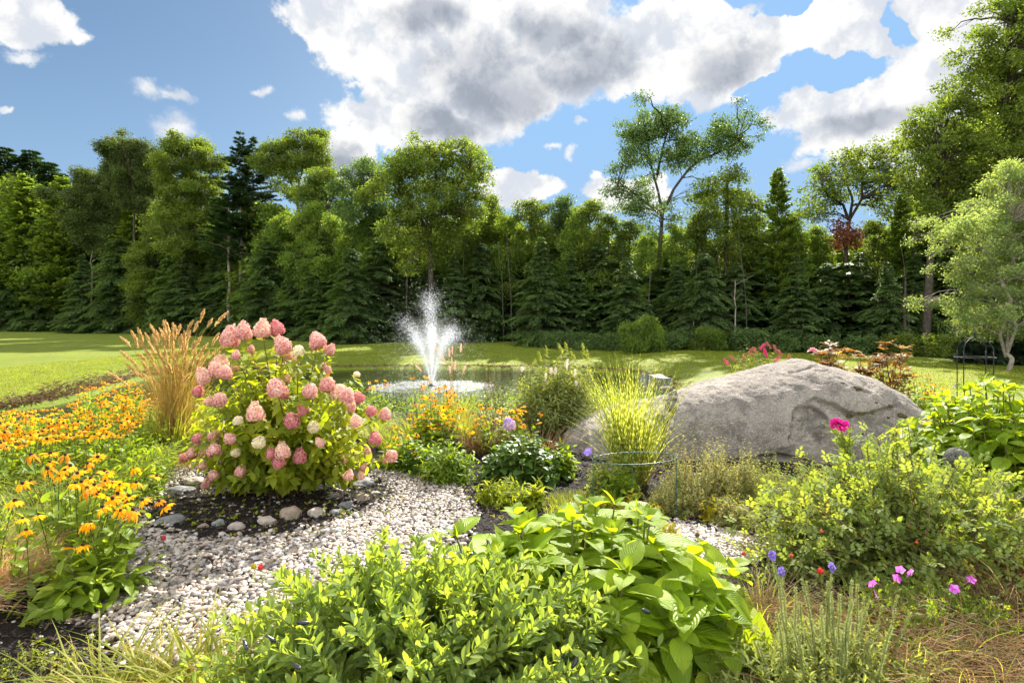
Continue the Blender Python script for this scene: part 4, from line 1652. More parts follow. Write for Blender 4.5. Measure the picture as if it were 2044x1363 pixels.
def leaf_shoots(b, paths, m, t0, t1, tpls, size, pitch=.7, up=.35, taper=.4, nrm_up=1.0, mat=0, whorl=1, jitd=.25, jitn=.3, rn0=0.0, spread=.25, decussate=False, petiole=0.0, vis=None):
    """m nodes with `whorl` leaves each along the shoots"""
    n = len(paths)
    t = t0 + (t1 - t0) * (np.arange(m)[None] + rs.uniform(-.3, .3, (n, m))) / max(m - 1, 1)
    t = np.clip(t, 0, 1)
    p, d = along(paths, t)
    az = rs.uniform(0, 6.28, (n, 1)) + np.arange(m)[None] * (math.pi / 2 if decussate else 2.4)
    base_r = rs.random((n, 1))
    for w in range(whorl):
        aa = az + w * 2 * math.pi / whorl
        ref = np.array([.31, .2, .93])
        s1 = unit(np.cross(d, ref) + 1e-6)
        s2 = np.cross(d, s1)
        o = s1 * np.cos(aa)[..., None] + s2 * np.sin(aa)[..., None]
        dd = unit(o * math.sin(pitch) + d * math.cos(pitch) + np.array([0, 0, up]) + rs.normal(0, jitd, o.shape))
        nn = np.array([0, 0, nrm_up]) + d * .5 + rs.normal(0, jitn, o.shape)
        q = np.arange(m) / max(m - 1, 1)
        sz = size * (1 - taper * q ** 2)[None] * rs.uniform(1 - spread, 1 + spread, (n, m))
        pp = p + o * petiole * sz[..., None]
        rn = np.clip(rn0 + (1 - rn0) * (.55 * base_r + .45 * rs.random((n, m))), 0, 1)
        P3, D3, N3, S3, R3 = pp.reshape(-1, 3), dd.reshape(-1, 3), nn.reshape(-1, 3), sz.ravel(), rn.ravel()
        wh = rs.integers(0, len(tpls), len(P3))
        for k, tp in enumerate(tpls):
            kk = wh == k
            b.scatter(tp, P3[kk], D3[kk], N3[kk], S3[kk], R3[kk], mat)


def blades(b, n, r0, L, lean, droop=.5, w=.008, K=8, ctr=(0, 0), az=None, fold=.25, mat=0, rn=None, bias=(0, 0), wob=.015, z0=0.0):
    a = rs.uniform(0, 6.28, n) if az is None else az
    L_ = rs.uniform(L[0], L[1], n)
    ln = rs.uniform(lean[0], lean[1], n)
    dr = rs.uniform(.5, 1.3, n) * droop
    t = np.linspace(0, 1, K)[None]
    rr = np.sqrt(rs.random(n)) * r0
    aa = a + rs.normal(0, .5, n)
    bx, by = ctr[0] + np.cos(aa) * rr, ctr[1] + np.sin(aa) * rr
    h = (t - (dr * .5)[:, None] * t ** 3) * L_[:, None]
    ho = (ln[:, None] * t + dr[:, None] * .75 * t ** 2.4) * L_[:, None]
    q = np.sqrt(np.maximum(1 - (ln[:, None] * .7) ** 2, .2))
    wobx = np.cumsum(rs.normal(0, wob, (n, K)), 1) * L_[:, None] * .4
    p = np.stack([bx[:, None] + np.cos(a)[:, None] * ho + wobx + bias[0] * t ** 2 * L_[:, None], by[:, None] + np.sin(a)[:, None] * ho + bias[1] * t ** 2 * L_[:, None], z0 + h * q - .01], -1)
    side = np.stack([-np.sin(a) + rs.normal(0, .4, n), np.cos(a) + rs.normal(0, .4, n), rs.normal(0, .3, n)], -1)
    prof = np.minimum(1, 1.6 - 1.55 * t) * np.minimum(1, .6 + 2 * t)
    ww = w * rs.uniform(.7, 1.3, n)[:, None] * prof
    b.ribbon(p, side, ww, rn, mat, fold)
    return p


# ---- leaf templates used in the garden
L_HYD = [tpl_leaf(.62, 3, 9, .10, .22, .42, .05, .03, 1, s) for s in (1, 2, 3)] + [tpl_leaf(.58, 3, 9, .16, .40, .42, .06, .03, 1, s) for s in (4, 5)]
L_HYDM = [tpl_leaf(.58, 1, 5, .12, .22, .42, .05, .0, 1, s) for s in (1, 2)] + [tpl_leaf(.56, 1, 5, .18, .40, .42, .05, 0, 1, 4)]
L_OVAL = [tpl_leaf(.46, 1, 4, .14, .15, .45, 0, 0, .6, 1), tpl_leaf(.46, 1, 4, .2, .35, .45, 0, 0, .6, 2)]
L_OB = [tpl_leaf(.42, 1, 4, .10, .05, .58, 0, 0, .1, 1), tpl_leaf(.40, 1, 4, .2, .22, .58, .03, 0, .1, 2), tpl_leaf(.33, 1, 4, .26, -.12, .56, .04, 0, .2, 3)]
L_LONG = [tpl_leaf(.26, 1, 5, .12, .30, .4, .04, 0, 1, 1), tpl_leaf(.26, 1, 5, .16, .55, .4, .04, 0, 1, 3)]
L_SMALL = [tpl_leaf(.5, 1, 2, .12, .12, .45, 0, 0, .3, 1), tpl_leaf(.5, 1, 2, .2, .25, .45, 0, 0, .3, 2)]

M_HYD = leafmat('hydrangea_leaf', (.17, .28, .018), (.28, .38, .024), (.37, .43, .035), tr=.52, tint=(2.0, 1.75, .5), rough=.36, spec=.8, veins=1, patch=.35, pscale=3, spots=.7)
M_HYDP = leafmat('hydrangea_green_leaf', (.16, .22, .02), (.28, .33, .03), (.42, .36, .045), tr=.56, tint=(2.1, 1.85, .45), rough=.42, spec=.45, patch=.3, pscale=3)
M_BAP = leafmat('indigo_leaf', (.16, .24, .085), (.26, .33, .075), (.38, .40, .06), tr=.5, tint=(1.9, 1.75, .45), rough=.6, spec=.4, patch=.35, pscale=4)
M_ROSE = leafmat('rose_leaf', (.14, .20, .055), (.25, .31, .085), (.38, .36, .08), tr=.46, tint=(1.9, 1.7, .45), rough=.55, spec=.35, patch=.3, pscale=5)
M_GREEN = leafmat('broad_leaf', (.12, .20, .02), (.20, .28, .028), (.31, .35, .04), tr=.48, tint=(2.1, 1.9, .5), rough=.38, spec=.5, patch=.3, pscale=4)
M_DKGREEN = leafmat('glossy_leaf', (.05, .10, .02), (.09, .15, .025), (.14, .19, .03), tr=.40, tint=(2.6, 2.5, .6), rough=.34, spec=.6, patch=.3, pscale=4)
M_STRAP = leafmat('strap_leaf', (.16, .22, .03), (.28, .32, .06), (.45, .38, .15), tr=.5, tint=(1.9, 1.75, .6), rough=.45, spec=.5, patch=.3)
M_SAGE = leafmat('sage_leaf', (.17, .21, .06), (.27, .30, .09), (.36, .35, .12), tr=.45, tint=(1.8, 1.7, .6), rough=.6, spec=.25, patch=.3, pscale=4)
M_STEM = leafmat('green_stem', (.10, .13, .03), (.16, .17, .05), (.20, .16, .06), tr=.15, tint=(1.5, 1.5, .7), rough=.6, spec=.3, patch=0)
M_WOODY = leafmat('woody_stem', (.11, .07, .04), (.19, .125, .075), (.26, .19, .12), tr=.0, rough=.8, spec=.2, patch=0)
M_TAN = leafmat('reed_straw', (.45, .31, .13), (.62, .46, .24), (.70, .56, .34), tr=.45, tint=(1.6, 1.45, 1.0), rough=.7, spec=.2, patch=.15)
M_TANST = leafmat('reed_stem', (.26, .18, .045), (.38, .27, .08), (.32, .30, .07), tr=.35, tint=(1.7, 1.4, .7), rough=.6, spec=.3, patch=.2)
M_DRY = leafmat('dry_grass', (.12, .07, .04), (.26, .17, .09), (.42, .32, .19), tr=.35, tint=(1.5, 1.3, .9), rough=.7, spec=.2, patch=.4)
M_YPETAL = leafmat('yellow_petal', (.78, .36, .006), (.90, .50, .01), (.92, .42, .01), tr=.45, tint=(1.5, 1.3, .8), rough=.55, spec=.3, patch=0)
M_CONE = plainmat('dark_cone', (.045, .02, .012), (.012, .006, .005), .8, 120, .002)


def clump_root(name, label, cat, g, group=None):
    return thing(name, label, cat, g, group)


# ---------------------------------------------------------------- mophead florets
def head_mesh(name, mat, cone=.5, n=230, seed=0, fs=.17):
    """flower head of radius 1: four-petalled florets over a rounded cone"""
    global rs
    old = rs
    rs = np.random.default_rng(seed)
    b = B()
    V, fc, uv = tpl_stone(3, seed, 1.0, .03)
    V = V * .74
    V[:, 2] = np.where(V[:, 2] > 0, V[:, 2] * (1 + cone), V[:, 2] * .8)
    b.add(V, fc, np.full((len(V), 3), .2))
    i = np.arange(n) + .5
    ph = np.arccos(1 - 1.72 * i / n)
    th = i * 2.39996 + rs.normal(0, .1, n)
    dirs = np.stack([np.cos(th) * np.sin(ph), np.sin(th) * np.sin(ph), np.cos(ph)], -1)
    lump = 1 + .10 * vnoise(dirs * 2.2, seed) + .07 * vnoise(dirs * 5, seed + 3) + rs.normal(0, .05, n)
    p = dirs * lump[:, None] * .93
    q = p[:, 2] > 0
    p[q, 2] *= 1 + cone
    p[q, :2] *= (1 - .28 * cone * (p[q, 2:] / (1 + cone)) ** 1.0)
    p[~q, 2] *= .85
    nr = unit(dirs + rs.normal(0, .45, dirs.shape))
    s1 = unit(np.cross(nr, rs.normal(0, 1, nr.shape)))
    s2 = np.cross(nr, s1)
    T = (np.array([[0, 0, 0], [.55, .5, .10], [0, 1, .02], [-.55, .5, .10]]), [np.array([[0, 1, 2, 3]])], np.array([[.5, 0], [1, .5], [.5, 1], [0, .5]]))
    r = np.clip(.38 + .5 * vnoise(dirs * 1.8 + 5, seed) + .32 * dirs[:, 2] + rs.normal(0, .14, n), 0, 1)
    for k in range(4):
        a = k * math.pi / 2
        d = s1 * math.cos(a) + s2 * math.sin(a)
        b.scatter(T, p, d + nr * .15, nr, fs * rs.uniform(.8, 1.15, n), r)
    rs = old
    return b.mesh(name, mat)


def petalmat(name, a, b_, c, tr=.3, tint=(1.5, 1.2, 1.1)):
    return leafmat(name, a, b_, c, tr=tr, tint=tint, rough=.6, spec=.25, patch=0)


M_PINK = petalmat('pink_floret', (.66, .34, .31), (.75, .50, .44), (.81, .71, .58))
M_DEEP = petalmat('rose_floret', (.56, .21, .22), (.68, .32, .32), (.77, .50, .43))
M_BLUSH = petalmat('blush_floret', (.74, .44, .38), (.81, .62, .50), (.83, .78, .58))
M_CREAM = petalmat('cream_floret', (.72, .68, .44), (.80, .77, .56), (.82, .74, .62))


def pink_hydrangea():
    g = P(568, 985)
    Yb = g[1]
    root = thing('hydrangea_bush', 'large panicle hydrangea bush loaded with pink and cream flower heads on the mulch island', 'bush', g)
    heads = [(459, 679, 22, 'p'), (485, 667, 20, 'p'), (523, 662, 19, 'b'), (554, 660, 18, 'd'), (566, 694, 18, 'p'), (635, 685, 22, 'p'), (657, 701, 14, 'p'), (596, 703, 13, 'c'), (437, 741, 25, 'b'),
             (409, 755, 20, 'b'), (451, 747, 15, 'p'), (394, 783, 14, 'd'), (438, 800, 17, 'p'), (416, 804, 10, 'b'), (470, 712, 10, 'p'), (470, 735, 8, 'p'), (552, 779, 20, 'p'), (566, 788, 14, 'd'), (618, 783, 18, 'p'),
             (652, 772, 18, 'p'), (676, 786, 22, 'b'), (692, 794, 16, 'p'), (717, 797, 13, 'd'), (698, 813, 14, 'p'), (607, 820, 14, 'd'), (583, 843, 19, 'd'), (510, 829, 20, 'b'), (475, 842, 13, 'c'), (626, 854, 13, 'c'),
             (711, 843, 15, 'b'), (742, 823, 12, 'd'), (768, 830, 13, 'p'), (749, 879, 15, 'd'), (734, 901, 8, 'p'), (781, 911, 14, 'p'), (771, 918, 10, 'b'), (394, 877, 13, 'd'), (425, 876, 17, 'p'), (461, 877, 13, 'p'),
             (428, 902, 16, 'p'), (470, 904, 11, 'c'), (517, 885, 14, 'c'), (564, 905, 19, 'b'), (541, 908, 13, 'd'), (558, 926, 17, 'd'), (598, 915, 17, 'd'), (640, 885, 12, 'b'), (368, 914, 12, 'd'), (382, 908, 13, 'p'),
             (404, 932, 11, 'b'), (479, 943, 12, 'p'), (428, 951, 12, 'p'), (412, 968, 11, 'p'), (695, 951, 11, 'b'), (720, 951, 10, 'b'), (687, 920, 9, 'b'), (724, 934, 8, 'p'), (572, 757, 9, 'b'), (500, 700, 9, 'p'),
             (573, 712, 12, 'p'), (590, 722, 9, 'b'), (645, 732, 9, 'b'), (655, 740, 8, 'p'), (560, 735, 9, 'b')]
    me = {k: [head_mesh('flower_head', m, cn, 430, s, .15) for s, cn in ((1, .35), (2, .6), (3, .15))] for k, m in (('p', M_PINK), ('d', M_DEEP), ('b', M_BLUSH), ('c', M_CREAM))}
    ctr = np.array([0, 0, .85])
    ends = []
    for i, (px, py, r, k) in enumerate(heads):
        # depth: near side of the dome unless high up
        u = (px - 575) / 215
        w = (py - 815) / 170
        dep = math.sqrt(max(0, 1 - min(1, u * u * .9 + w * w * .55)))
        Y = Yb - .72 * dep + rs.normal(0, .12) + (.25 if r < 10 else 0)
        q = Q(px, py, Y) - g
        rad = .83 * rs.uniform(.88, 1.1) * r / F * Y
        ends.append(q)
        vi = 1 if py < 720 and k != 'c' else (2 if k == 'c' else int(rs.integers(0, 2)))
        o = obj('flower_head', me[k][vi], root, q, (rs.normal(0, .3) + (.15 if u < 0 else -.05), u * .55 + rs.normal(0, .15), rs.uniform(0, 6.28)), rad * np.array([1, 1, 1.0]))
        if k in 'cd':
            o['label'] = 'creamy white rounded flower head' if k == 'c' else 'deep rose pink flower head'
    ends = np.array(ends)
    n = len(ends)
    # stems to the heads
    K = 9
    t = np.linspace(0, 1, K)[None, :, None]
    b0 = np.stack([rs.normal(0, .07, n), rs.normal(0, .06, n), np.zeros(n)], -1)
    c = b0 + (ends - b0) * np.array([.35, .35, .62])
    pth = (1 - t) ** 2 * b0[:, None] + 2 * t * (1 - t) * c[:, None] + t * t * ends[:, None]
    bs = B()
    bs.tube(pth, np.linspace(.0085, .003, K)[None], 5)
    # extra leafy shoots
    sh = shoots(200, .12, (1.0, .76, 1.40), 8, .36, .35, jit=.012, shell=.55)
    low = shoots(45, .12, (1.0, .75, .66), 8, .45, .3, jit=.012, shell=.4)
    bs.tube(sh, np.linspace(.006, .0018, 8)[None], 4)
    bs.tube(low, np.linspace(.005, .0015, 8)[None], 4)
    # thin dead twigs at the foot
    tw = shoots(110, .16, (.5, .42, .42), 6, .05, .2, jit=.02)
    bs.tube(tw, np.linspace(.003, .001, 6)[None], 3)
    bs.build('stems', M_WOODY, root)
    b = B()
    leaf_shoots(b, pth, 13, .38, .97, L_HYDM, .105, 1.15, .05, .15, decussate=True, whorl=2, jitn=.45)
    leaf_shoots(b, sh, 11, .46, 1.0, L_HYDM, .10, 1.1, .05, .3, decussate=True, whorl=2, jitn=.5)
    leaf_shoots(b, low, 7, .66, 1.0, L_HYDM, .10, 1.1, .0, .3, decussate=True, whorl=2, jitn=.5, rn0=0)
    b.build('foliage', M_HYDP, root)


pink_hydrangea()


# ---------------------------------------------------------------- feather reed grass
def feather_grass():
    g = P(352, 912)
    root = thing('feather_grass', 'tall clump of feather reed grass with tan plumes fanning up left of the pink hydrangea', 'ornamental grass', g)
    tips = [(215, 742, 'l'), (240, 672), (262, 660), (275, 655), (290, 665), (300, 648), (312, 660), (318, 655), (330, 640), (337, 655), (345, 665), (350, 650), (358, 672), (362, 668), (372, 690), (385, 640), (395, 642), (408, 618), (424, 636),
            (455, 622), (437, 665), (402, 672), (380, 660), (368, 660), (322, 668), (308, 680), (286, 690), (268, 672), (255, 710), (262, 735), (250, 725), (277, 705), (292, 700), (300, 720), (315, 700), (328, 695), (340, 705), (352, 700),
            (366, 705), (378, 715), (392, 700), (405, 705), (418, 700), (430, 700), (442, 710), (446, 690), (300, 750), (285, 745), (320, 730), (335, 725), (350, 735), (362, 740), (380, 745), (395, 740), (410, 735), (425, 725), (345, 680), (333, 672),
            (304, 668), (296, 682), (375, 680), (282, 720), (240, 700), (388, 680), (415, 685), (326, 640), (360, 648), (345, 645)]
    n = len(tips)
    K = 12
    b0 = np.stack([rs.normal(0, .09, n), rs.normal(0, .08, n), np.zeros(n)], -1)
    ends = np.array([Q(t[0], t[1], g[1] + rs.normal(0, .22)) - g for t in tips])
    t = np.linspace(0, 1, K)[None, :, None]
    c = b0 + (ends - b0) * np.array([.38, .45, .75])
    pth = (1 - t) ** 2 * b0[:, None] + 2 * t * (1 - t) * c[:, None] + t * t * ends[:, None]
    bs = B()
    bs.tube(pth[:, :10], np.linspace(.0022, .0014, 10)[None], 4, rnd=rs.uniform(0, .8, n))
    ex = 700
    e2 = ends[rs.integers(0, n, ex)] * rs.uniform(.5, .95, (ex, 1)) + rs.normal(0, .07, (ex, 3))
    b2 = np.stack([rs.normal(0, .1, ex), rs.normal(0, .09, ex), np.zeros(ex)], -1)
    c2 = b2 + (e2 - b2) * np.array([.38, .45, .75])
    p2 = (1 - t) ** 2 * b2[:, None] + 2 * t * (1 - t) * c2[:, None] + t * t * e2[:, None]
    bs.ribbon(p2, rs.normal(0, 1, (ex, 3)), .006 * np.linspace(1, .35, K)[None])
    bs.build('straw_stems', M_TANST, root)
    b = B()
    blades(b, 420, .16, (.5, .95), (.05, .45), .55, .009, 9, rn=rs.uniform(0, 1, 420))
    b.build('green_blades', M_STRAP, root)
    # plume: a spike of short slanting spikelets following the last part of the stem
    for i in range(n):
        L_ = rs.uniform(.22, .36)
        seg = pth[i]
        tot = np.linalg.norm(np.diff(seg, axis=0), axis=1).sum()
        tt = np.linspace(1 - L_ / tot, 1, 6)[None]
        pp, dd = along(seg[None], np.clip(tt, 0, 1))
        pp, dd = pp[0], dd[0]
        o = pp[0]
        b = B()
        b.tube((pp - o), .001, 3)
        m_ = 260
        q = rs.random(m_)
        idx = np.clip(q * 5, 0, 4.99)
        i0 = idx.astype(int)
        fr = (idx - i0)[:, None]
        ps = (pp[i0] * (1 - fr) + pp[i0 + 1] * fr) - o
        wd = np.sin(np.pi * np.clip(q * .85 + .12, 0, 1))
        d = unit(dd[i0] + rs.normal(0, .28, (m_, 3)))
        b.scatter(tpl_diamond(.26, .05), ps + rs.normal(0, .0045, (m_, 3)) * wd[:, None], d, rs.normal(0, 1, (m_, 3)), .025 * (.5 + wd))
        b.build('plume', M_TAN, root, o)


feather_grass()


# ---------------------------------------------------------------- black-eyed susans
M_OPETAL = leafmat('amber_petal', (.62, .22, .01), (.80, .34, .012), (.70, .36, .06), tr=.4, tint=(1.4, 1.2, .8), rough=.6, spec=.3, patch=0)


def susan_mesh(seed=0, droop=.45, n=12, amber=False):
    global rs
    old = rs
    rs = np.random.default_rng(seed)
    b = B()
    V, fc, uv = tpl_leaf(.36, 1, 3, .05, droop, .6, 0, 0, .3, seed)
    a = np.arange(n) / n * 6.283 + rs.normal(0, .08, n)
    d = np.stack([np.cos(a), np.sin(a), rs.normal(-.08, .12, n)], -1)
    b.scatter((V, fc, uv), d * .14, d, (0, 0, 1), rs.uniform(.66, 1.0, n))
    rs = old
    pet = b.mesh('petals', M_OPETAL if amber else M_YPETAL)
    b = B()
    V, fc, uv = tpl_stone(2, seed, 1.0, .06)
    b.add(V * np.array([.19, .19, .22]) + np.array([0, 0, .07]), fc)
    return pet, b.mesh('seed_cone', M_CONE)


SUS = [susan_mesh(1, .25), susan_mesh(2, .5), susan_mesh(3, .8), susan_mesh(4, 1.1, 8, True), susan_mesh(5, .5, 12, True), susan_mesh(6, .1, 13)]


def susans(label, g, flowers, rfl=.036, spread=.35, h=.5, leaves=120, cone_part=True, group='black eyed susan clumps', lean=None, leaf=None, lsize=.11):
    """flowers: list of world positions"""
    root = thing('black_eyed_susan', label, 'flower clump', g, group)
    fl = np.array(flowers) - g
    n = len(fl)
    K = 7
    b0 = np.stack([fl[:, 0] * .55 + rs.normal(0, .05, n), fl[:, 1] * .55 + rs.normal(0, .05, n), np.zeros(n)], -1)
    t = np.linspace(0, 1, K)[None, :, None]
    c = b0 + (fl - b0) * np.array([.3, .3, .6])
    pth = (1 - t) ** 2 * b0[:, None] + 2 * t * (1 - t) * c[:, None] + t * t * fl[:, None]
    bs = B()
    bs.tube(pth, np.linspace(.0035, .002, K)[None], 4)
    bs.build('stems', M_STEM, root)
    b = B()
    leaf_shoots(b, pth, 8, .08, .8, L_OVAL, lsize, 1.0, .1, .5, jitn=.5)
    if leaves:
        sh = shoots(leaves, spread * .6, (spread, spread * .8, h), 6, .05, .3, jit=.015, shell=.5)
        leaf_shoots(b, sh, 7, .2, 1.0, L_OVAL, lsize, 1.0, .1, .4, jitn=.5)
    b.build('foliage', leaf or M_GREEN, root)
    for i in range(n):
        v = SUS[int(rs.choice(len(SUS), p=(.22, .26, .2, .1, .12, .1)))]
        f = obj('flower', v[0], root, fl[i], (rs.normal(0, .33), rs.normal(0, .3), rs.uniform(0, 6.28)), rfl * rs.uniform(.7, 1.15))
        if cone_part:
            obj('seed_cone', v[1], f)
        else:
            pass
    return root


def left_field():
    """the broad drift of black-eyed susans on the left"""
    poly = [(-60, 850), (0, 815), (60, 812), (130, 815), (150, 790), (165, 768), (225, 757), (300, 768), (318, 800), (290, 840), (240, 870), (120, 878), (-60, 905)]
    cells = {}
    pts = grow(poly, 330, (3.2, 5.5), 44)
    for px, py, _ in pts:
        # the drift rises with distance: depth from the row of the picture at bloom height
        h = .55 + rs.normal(0, .075)
        Y = (CH - h) * F / (py - HZ)
        q = Q(px, py, Y)
        key = (int((px + 60) // 92), int(Y > 7.6) + int(Y > 6.1))
        cells.setdefault(key, []).append(q)
    where = {0: 'nearest row', 1: 'middle row', 2: 'far row'}
    names = {0: 'cut by the edge', 1: 'second from the edge', 2: 'midway', 3: 'beside the feather grass', 4: 'behind the feather grass'}
    for (a, r), fl in sorted(cells.items()):
        if len(fl) < 2:
            continue
        f = np.array(fl)
        g = np.array([f[:, 0].mean(), f[:, 1].mean(), 0])
        g[2] = float(H(g[0], g[1]))
        susans(f'black eyed susans, {where[r]} of the left drift, {names[min(a, 4)]}', g, fl, .046, .5, .46, 45, cone_part=False)


def cone_mesh_all():
    pass


# far flowers carry their cone as a second material of the same small mesh
SUSF = []
for _s, _d in ((1, .25), (2, .5), (3, .8), (4, 1.1), (5, .5), (6, .1)):
    _b = B()
    rs2 = np.random.default_rng(_s)
    _V, _f, _u = tpl_leaf(.40, 1, 2, .05, _d, .6, 0, 0, .3, _s)
    _a = np.arange(11) / 11 * 6.283
    _dd = np.stack([np.cos(_a), np.sin(_a), rs2.normal(-.08, .12, 11)], -1)
    _b.scatter((_V, _f, _u), _dd * .14, _dd, (0, 0, 1), rs2.uniform(.8, 1.0, 11))
    _V, _f, _u = tpl_stone(1, _s, 1.0, .06)
    _b.add(_V * np.array([.2, .2, .24]) + np.array([0, 0, .07]), _f, None, 1)
    SUSF.append(_b.mesh('flower', [M_OPETAL if _s in (4, 5) else M_YPETAL, M_CONE]))

_susans = susans


def susans(label, g, flowers, rfl=.036, spread=.35, h=.5, leaves=120, cone_part=True, **kw):
    global SUS
    if cone_part:
        return _susans(label, g, flowers, rfl, spread, h, leaves, True, **kw)
    keep = SUS
    SUS = [(m, None) for m in SUSF]
    r = _susans(label, g, flowers, rfl, spread, h, leaves, False, **kw)
    SUS = keep
    return r


left_field()


def near_susans():
    fl = [(62, 908), (100, 905), (130, 908), (195, 912), (268, 935), (100, 922), (130, 938), (155, 945), (118, 950), (170, 938), (180, 955), (208, 940), (210, 960), (45, 965), (60, 960), (163, 962), (188, 968), (200, 975), (225, 962), (240, 968),
          (235, 985), (212, 990), (195, 985), (175, 975), (258, 990), (250, 1005), (285, 998), (265, 1018), (260, 1030), (318, 1000), (312, 950), (272, 963), (175, 925), (140, 930), (225, 995), (240, 1018), (95, 935), (330, 1010), (205, 1012), (150, 965), (215, 945)]
    g = P(150, 1090)
    wl = []
    for px, py in fl:
        Y = 3.55 - (py - 900) * .0042 + rs.normal(0, .06)
        wl.append(Q(px, py, Y))
    root = susans('near black eyed susan clump leaning over the gravel, drooping orange yellow petals and dark cones', g, wl, .05, .3, .4, 40)
    fl = [(45, 1035), (52, 1058), (78, 1028), (30, 1000)]
    susans('few flowered black eyed susan at the left edge above the rusty sedge', P(30, 1150), [Q(x, y, 3.0) for x, y in fl], .05, .25, .35, 30)


near_susans()


def centre_susans():
    pts = grow([(830, 800), (838, 780), (850, 750), (880, 765), (905, 775), (915, 800), (935, 830), (940, 865), (880, 870), (820, 855), (812, 820)], 95, (2.8, 4.4), 45)
    wl = [Q(x, y, 7.0 + rs.normal(0, .25) + (900 - y) * .004) for x, y, _ in pts] + [Q(823, 753, 7.2), (Q(850, 752, 7.2))]
    susans('black eyed susan clump in the centre, in front of the fountain spray', np.array([(875 - 1022) / F * 7.1, 7.1, 0]), wl, .052, .42, .55, 90, cone_part=True)
    pts = grow([(938, 822), (960, 805), (1000, 812), (1060, 800), (1080, 815), (1085, 850), (1040, 860), (985, 850), (940, 870)], 34, (3.5, 5), 46)
    susans('orange black eyed susans mixed with amber grass right of the central clump', np.array([(1010 - 1022) / F * 7.0, 7.0, 0]), [Q(x, y, 6.9 + rs.normal(0, .2)) for x, y, _ in pts], .050, .5, .45, 60)
    fl = [(738, 762), (752, 758), (770, 758), (745, 770), (760, 772), (778, 766), (735, 775), (768, 768)]
    susans('loose group of tall black eyed susans at the water edge left of the fountain', np.array([(755 - 1022) / F * 8.6, 8.6, 0]), [Q(x, y, 8.5) for x, y in fl], .042, .3, .4, 40)
    fl = [(790, 872), (795, 885), (815, 872), (828, 905), (788, 850), (800, 862), (822, 893), (775, 888), (832, 868)]
    susans('sparse black eyed susans right of the pink hydrangea', np.array([(810 - 1022) / F * 6.2, 6.2, 0]), [Q(x, y, 6.0) for x, y in fl], .042, .34, .40, 90)
    pts = grow([(1790, 745), (1850, 740), (1900, 765), (1905, 800), (1850, 800), (1790, 775)], 34, (3.5, 5), 47)
    wl = [Q(x, y, 8.6 + rs.normal(0, .3)) for x, y, _ in pts]
    for side, lab in ((0, 'left half, by the red leaved shrub'), (1, 'right half, by the metal obelisk')):
        sel = [w for w in wl if (w[0] > 6.15) == bool(side)]
        c = np.mean(sel, 0)
        susans('black eyed susans behind the boulder shoulder, ' + lab, np.array([c[0], c[1], 0]), sel, .038, .5, .6, 110, cone_part=False)
    pts = [(1595, 722), (1755, 742), (1740, 760), (1790, 760), (1775, 770), (1735, 752)]
    susans('scattered black eyed susans between the red leaved shrubs', np.array([5.6, 8.8, 0]), [Q(x, y, 8.8) for x, y in pts], .036, .7, .7, 120, cone_part=False)


centre_susans()


# ---------------------------------------------------------------- grasses
def zebra():
    g = P(1262, 968)
    m = leafmat('banded_blade', (.12, .18, .02), (.19, .24, .03), (.26, .27, .04), tr=.45, tint=(1.9, 1.7, .5), rough=.5, spec=.35, patch=.2, bands=((.50, .52, .22), 95))
    root = thing('zebra_grass', 'upright fountain of yellow banded zebra grass in front of the boulder left shoulder', 'ornamental grass', g)
    b = B()
    blades(b, 330, .13, (.8, 1.42), (.0, .32), .18, .011, 10, fold=.2)
    blades(b, 70, .13, (.7, 1.15), (.25, .55), .45, .010, 10, fold=.2)
    b.build('blades', m, root)
    b = B()
    blades(b, 40, .15, (.2, .5), (.3, .8), .9, .008, 8)
    b.build('dry_blades', M_DRY, root)
    # green wire ring that holds it
    m = plainmat('green_wire', (.02, .10, .07), (.015, .06, .05), .4, 30, 0, .5)
    c = np.array([(1266 - 1022) / F * 4.62, 4.62, 0.0])
    root = thing('plant_ring', 'green wire plant support ring on thin legs around the foot of the zebra grass', 'plant support', c)
    zr = .50
    for k, rr in enumerate((.335,)):
        a = np.linspace(0, 2 * np.pi, 49)
        b = B()
        b.tube(np.stack([np.cos(a) * rr, np.sin(a) * rr * .6, np.full(49, zr) + .015 * np.cos(a)], -1), .0032, 6)
        b.build('ring', m, root)
    for k, a in enumerate((-.05, math.pi + .1, 1.5)):
        x, y = math.cos(a) * .335, math.sin(a) * .2
        b = B()
        b.tube(np.array([[x, y, -.05], [x * 1.0, y, .3], [x, y, zr + .02], [x * .97, y, zr + .035], [x * .93, y, zr + .015], [x * .94, y, zr - .03]]), .0034, 6)
        b.build('leg', m, root)


zebra()


def grass_clump(px, Y, label, n, L, lean, droop, w, mat, r0=.12, cat='grass', name='grass_clump', group=None, sc=1.0, extra=None, z=None):
    g = np.array([(px - 1022) / F * Y, Y, 0.0])
    g[2] = float(H(g[0], g[1]))
    root = thing(name, label, cat, g, group)
    b = B()
    blades(b, n, r0, L, lean, droop, w, 8)
    b.build('blades', mat, root)
    if extra:
        extra(root, g)
    return root


M_PLUME = leafmat('pink_plume', (.60, .38, .30), (.72, .50, .42), (.78, .62, .54), tr=.4, tint=(1.5, 1.4, 1.3), rough=.7, spec=.2, patch=0)
M_SEED = leafmat('brown_seed', (.11, .05, .025), (.19, .095, .045), (.26, .15, .08), tr=.2, tint=(1.5, 1.3, 1), rough=.8, spec=.2, patch=0)


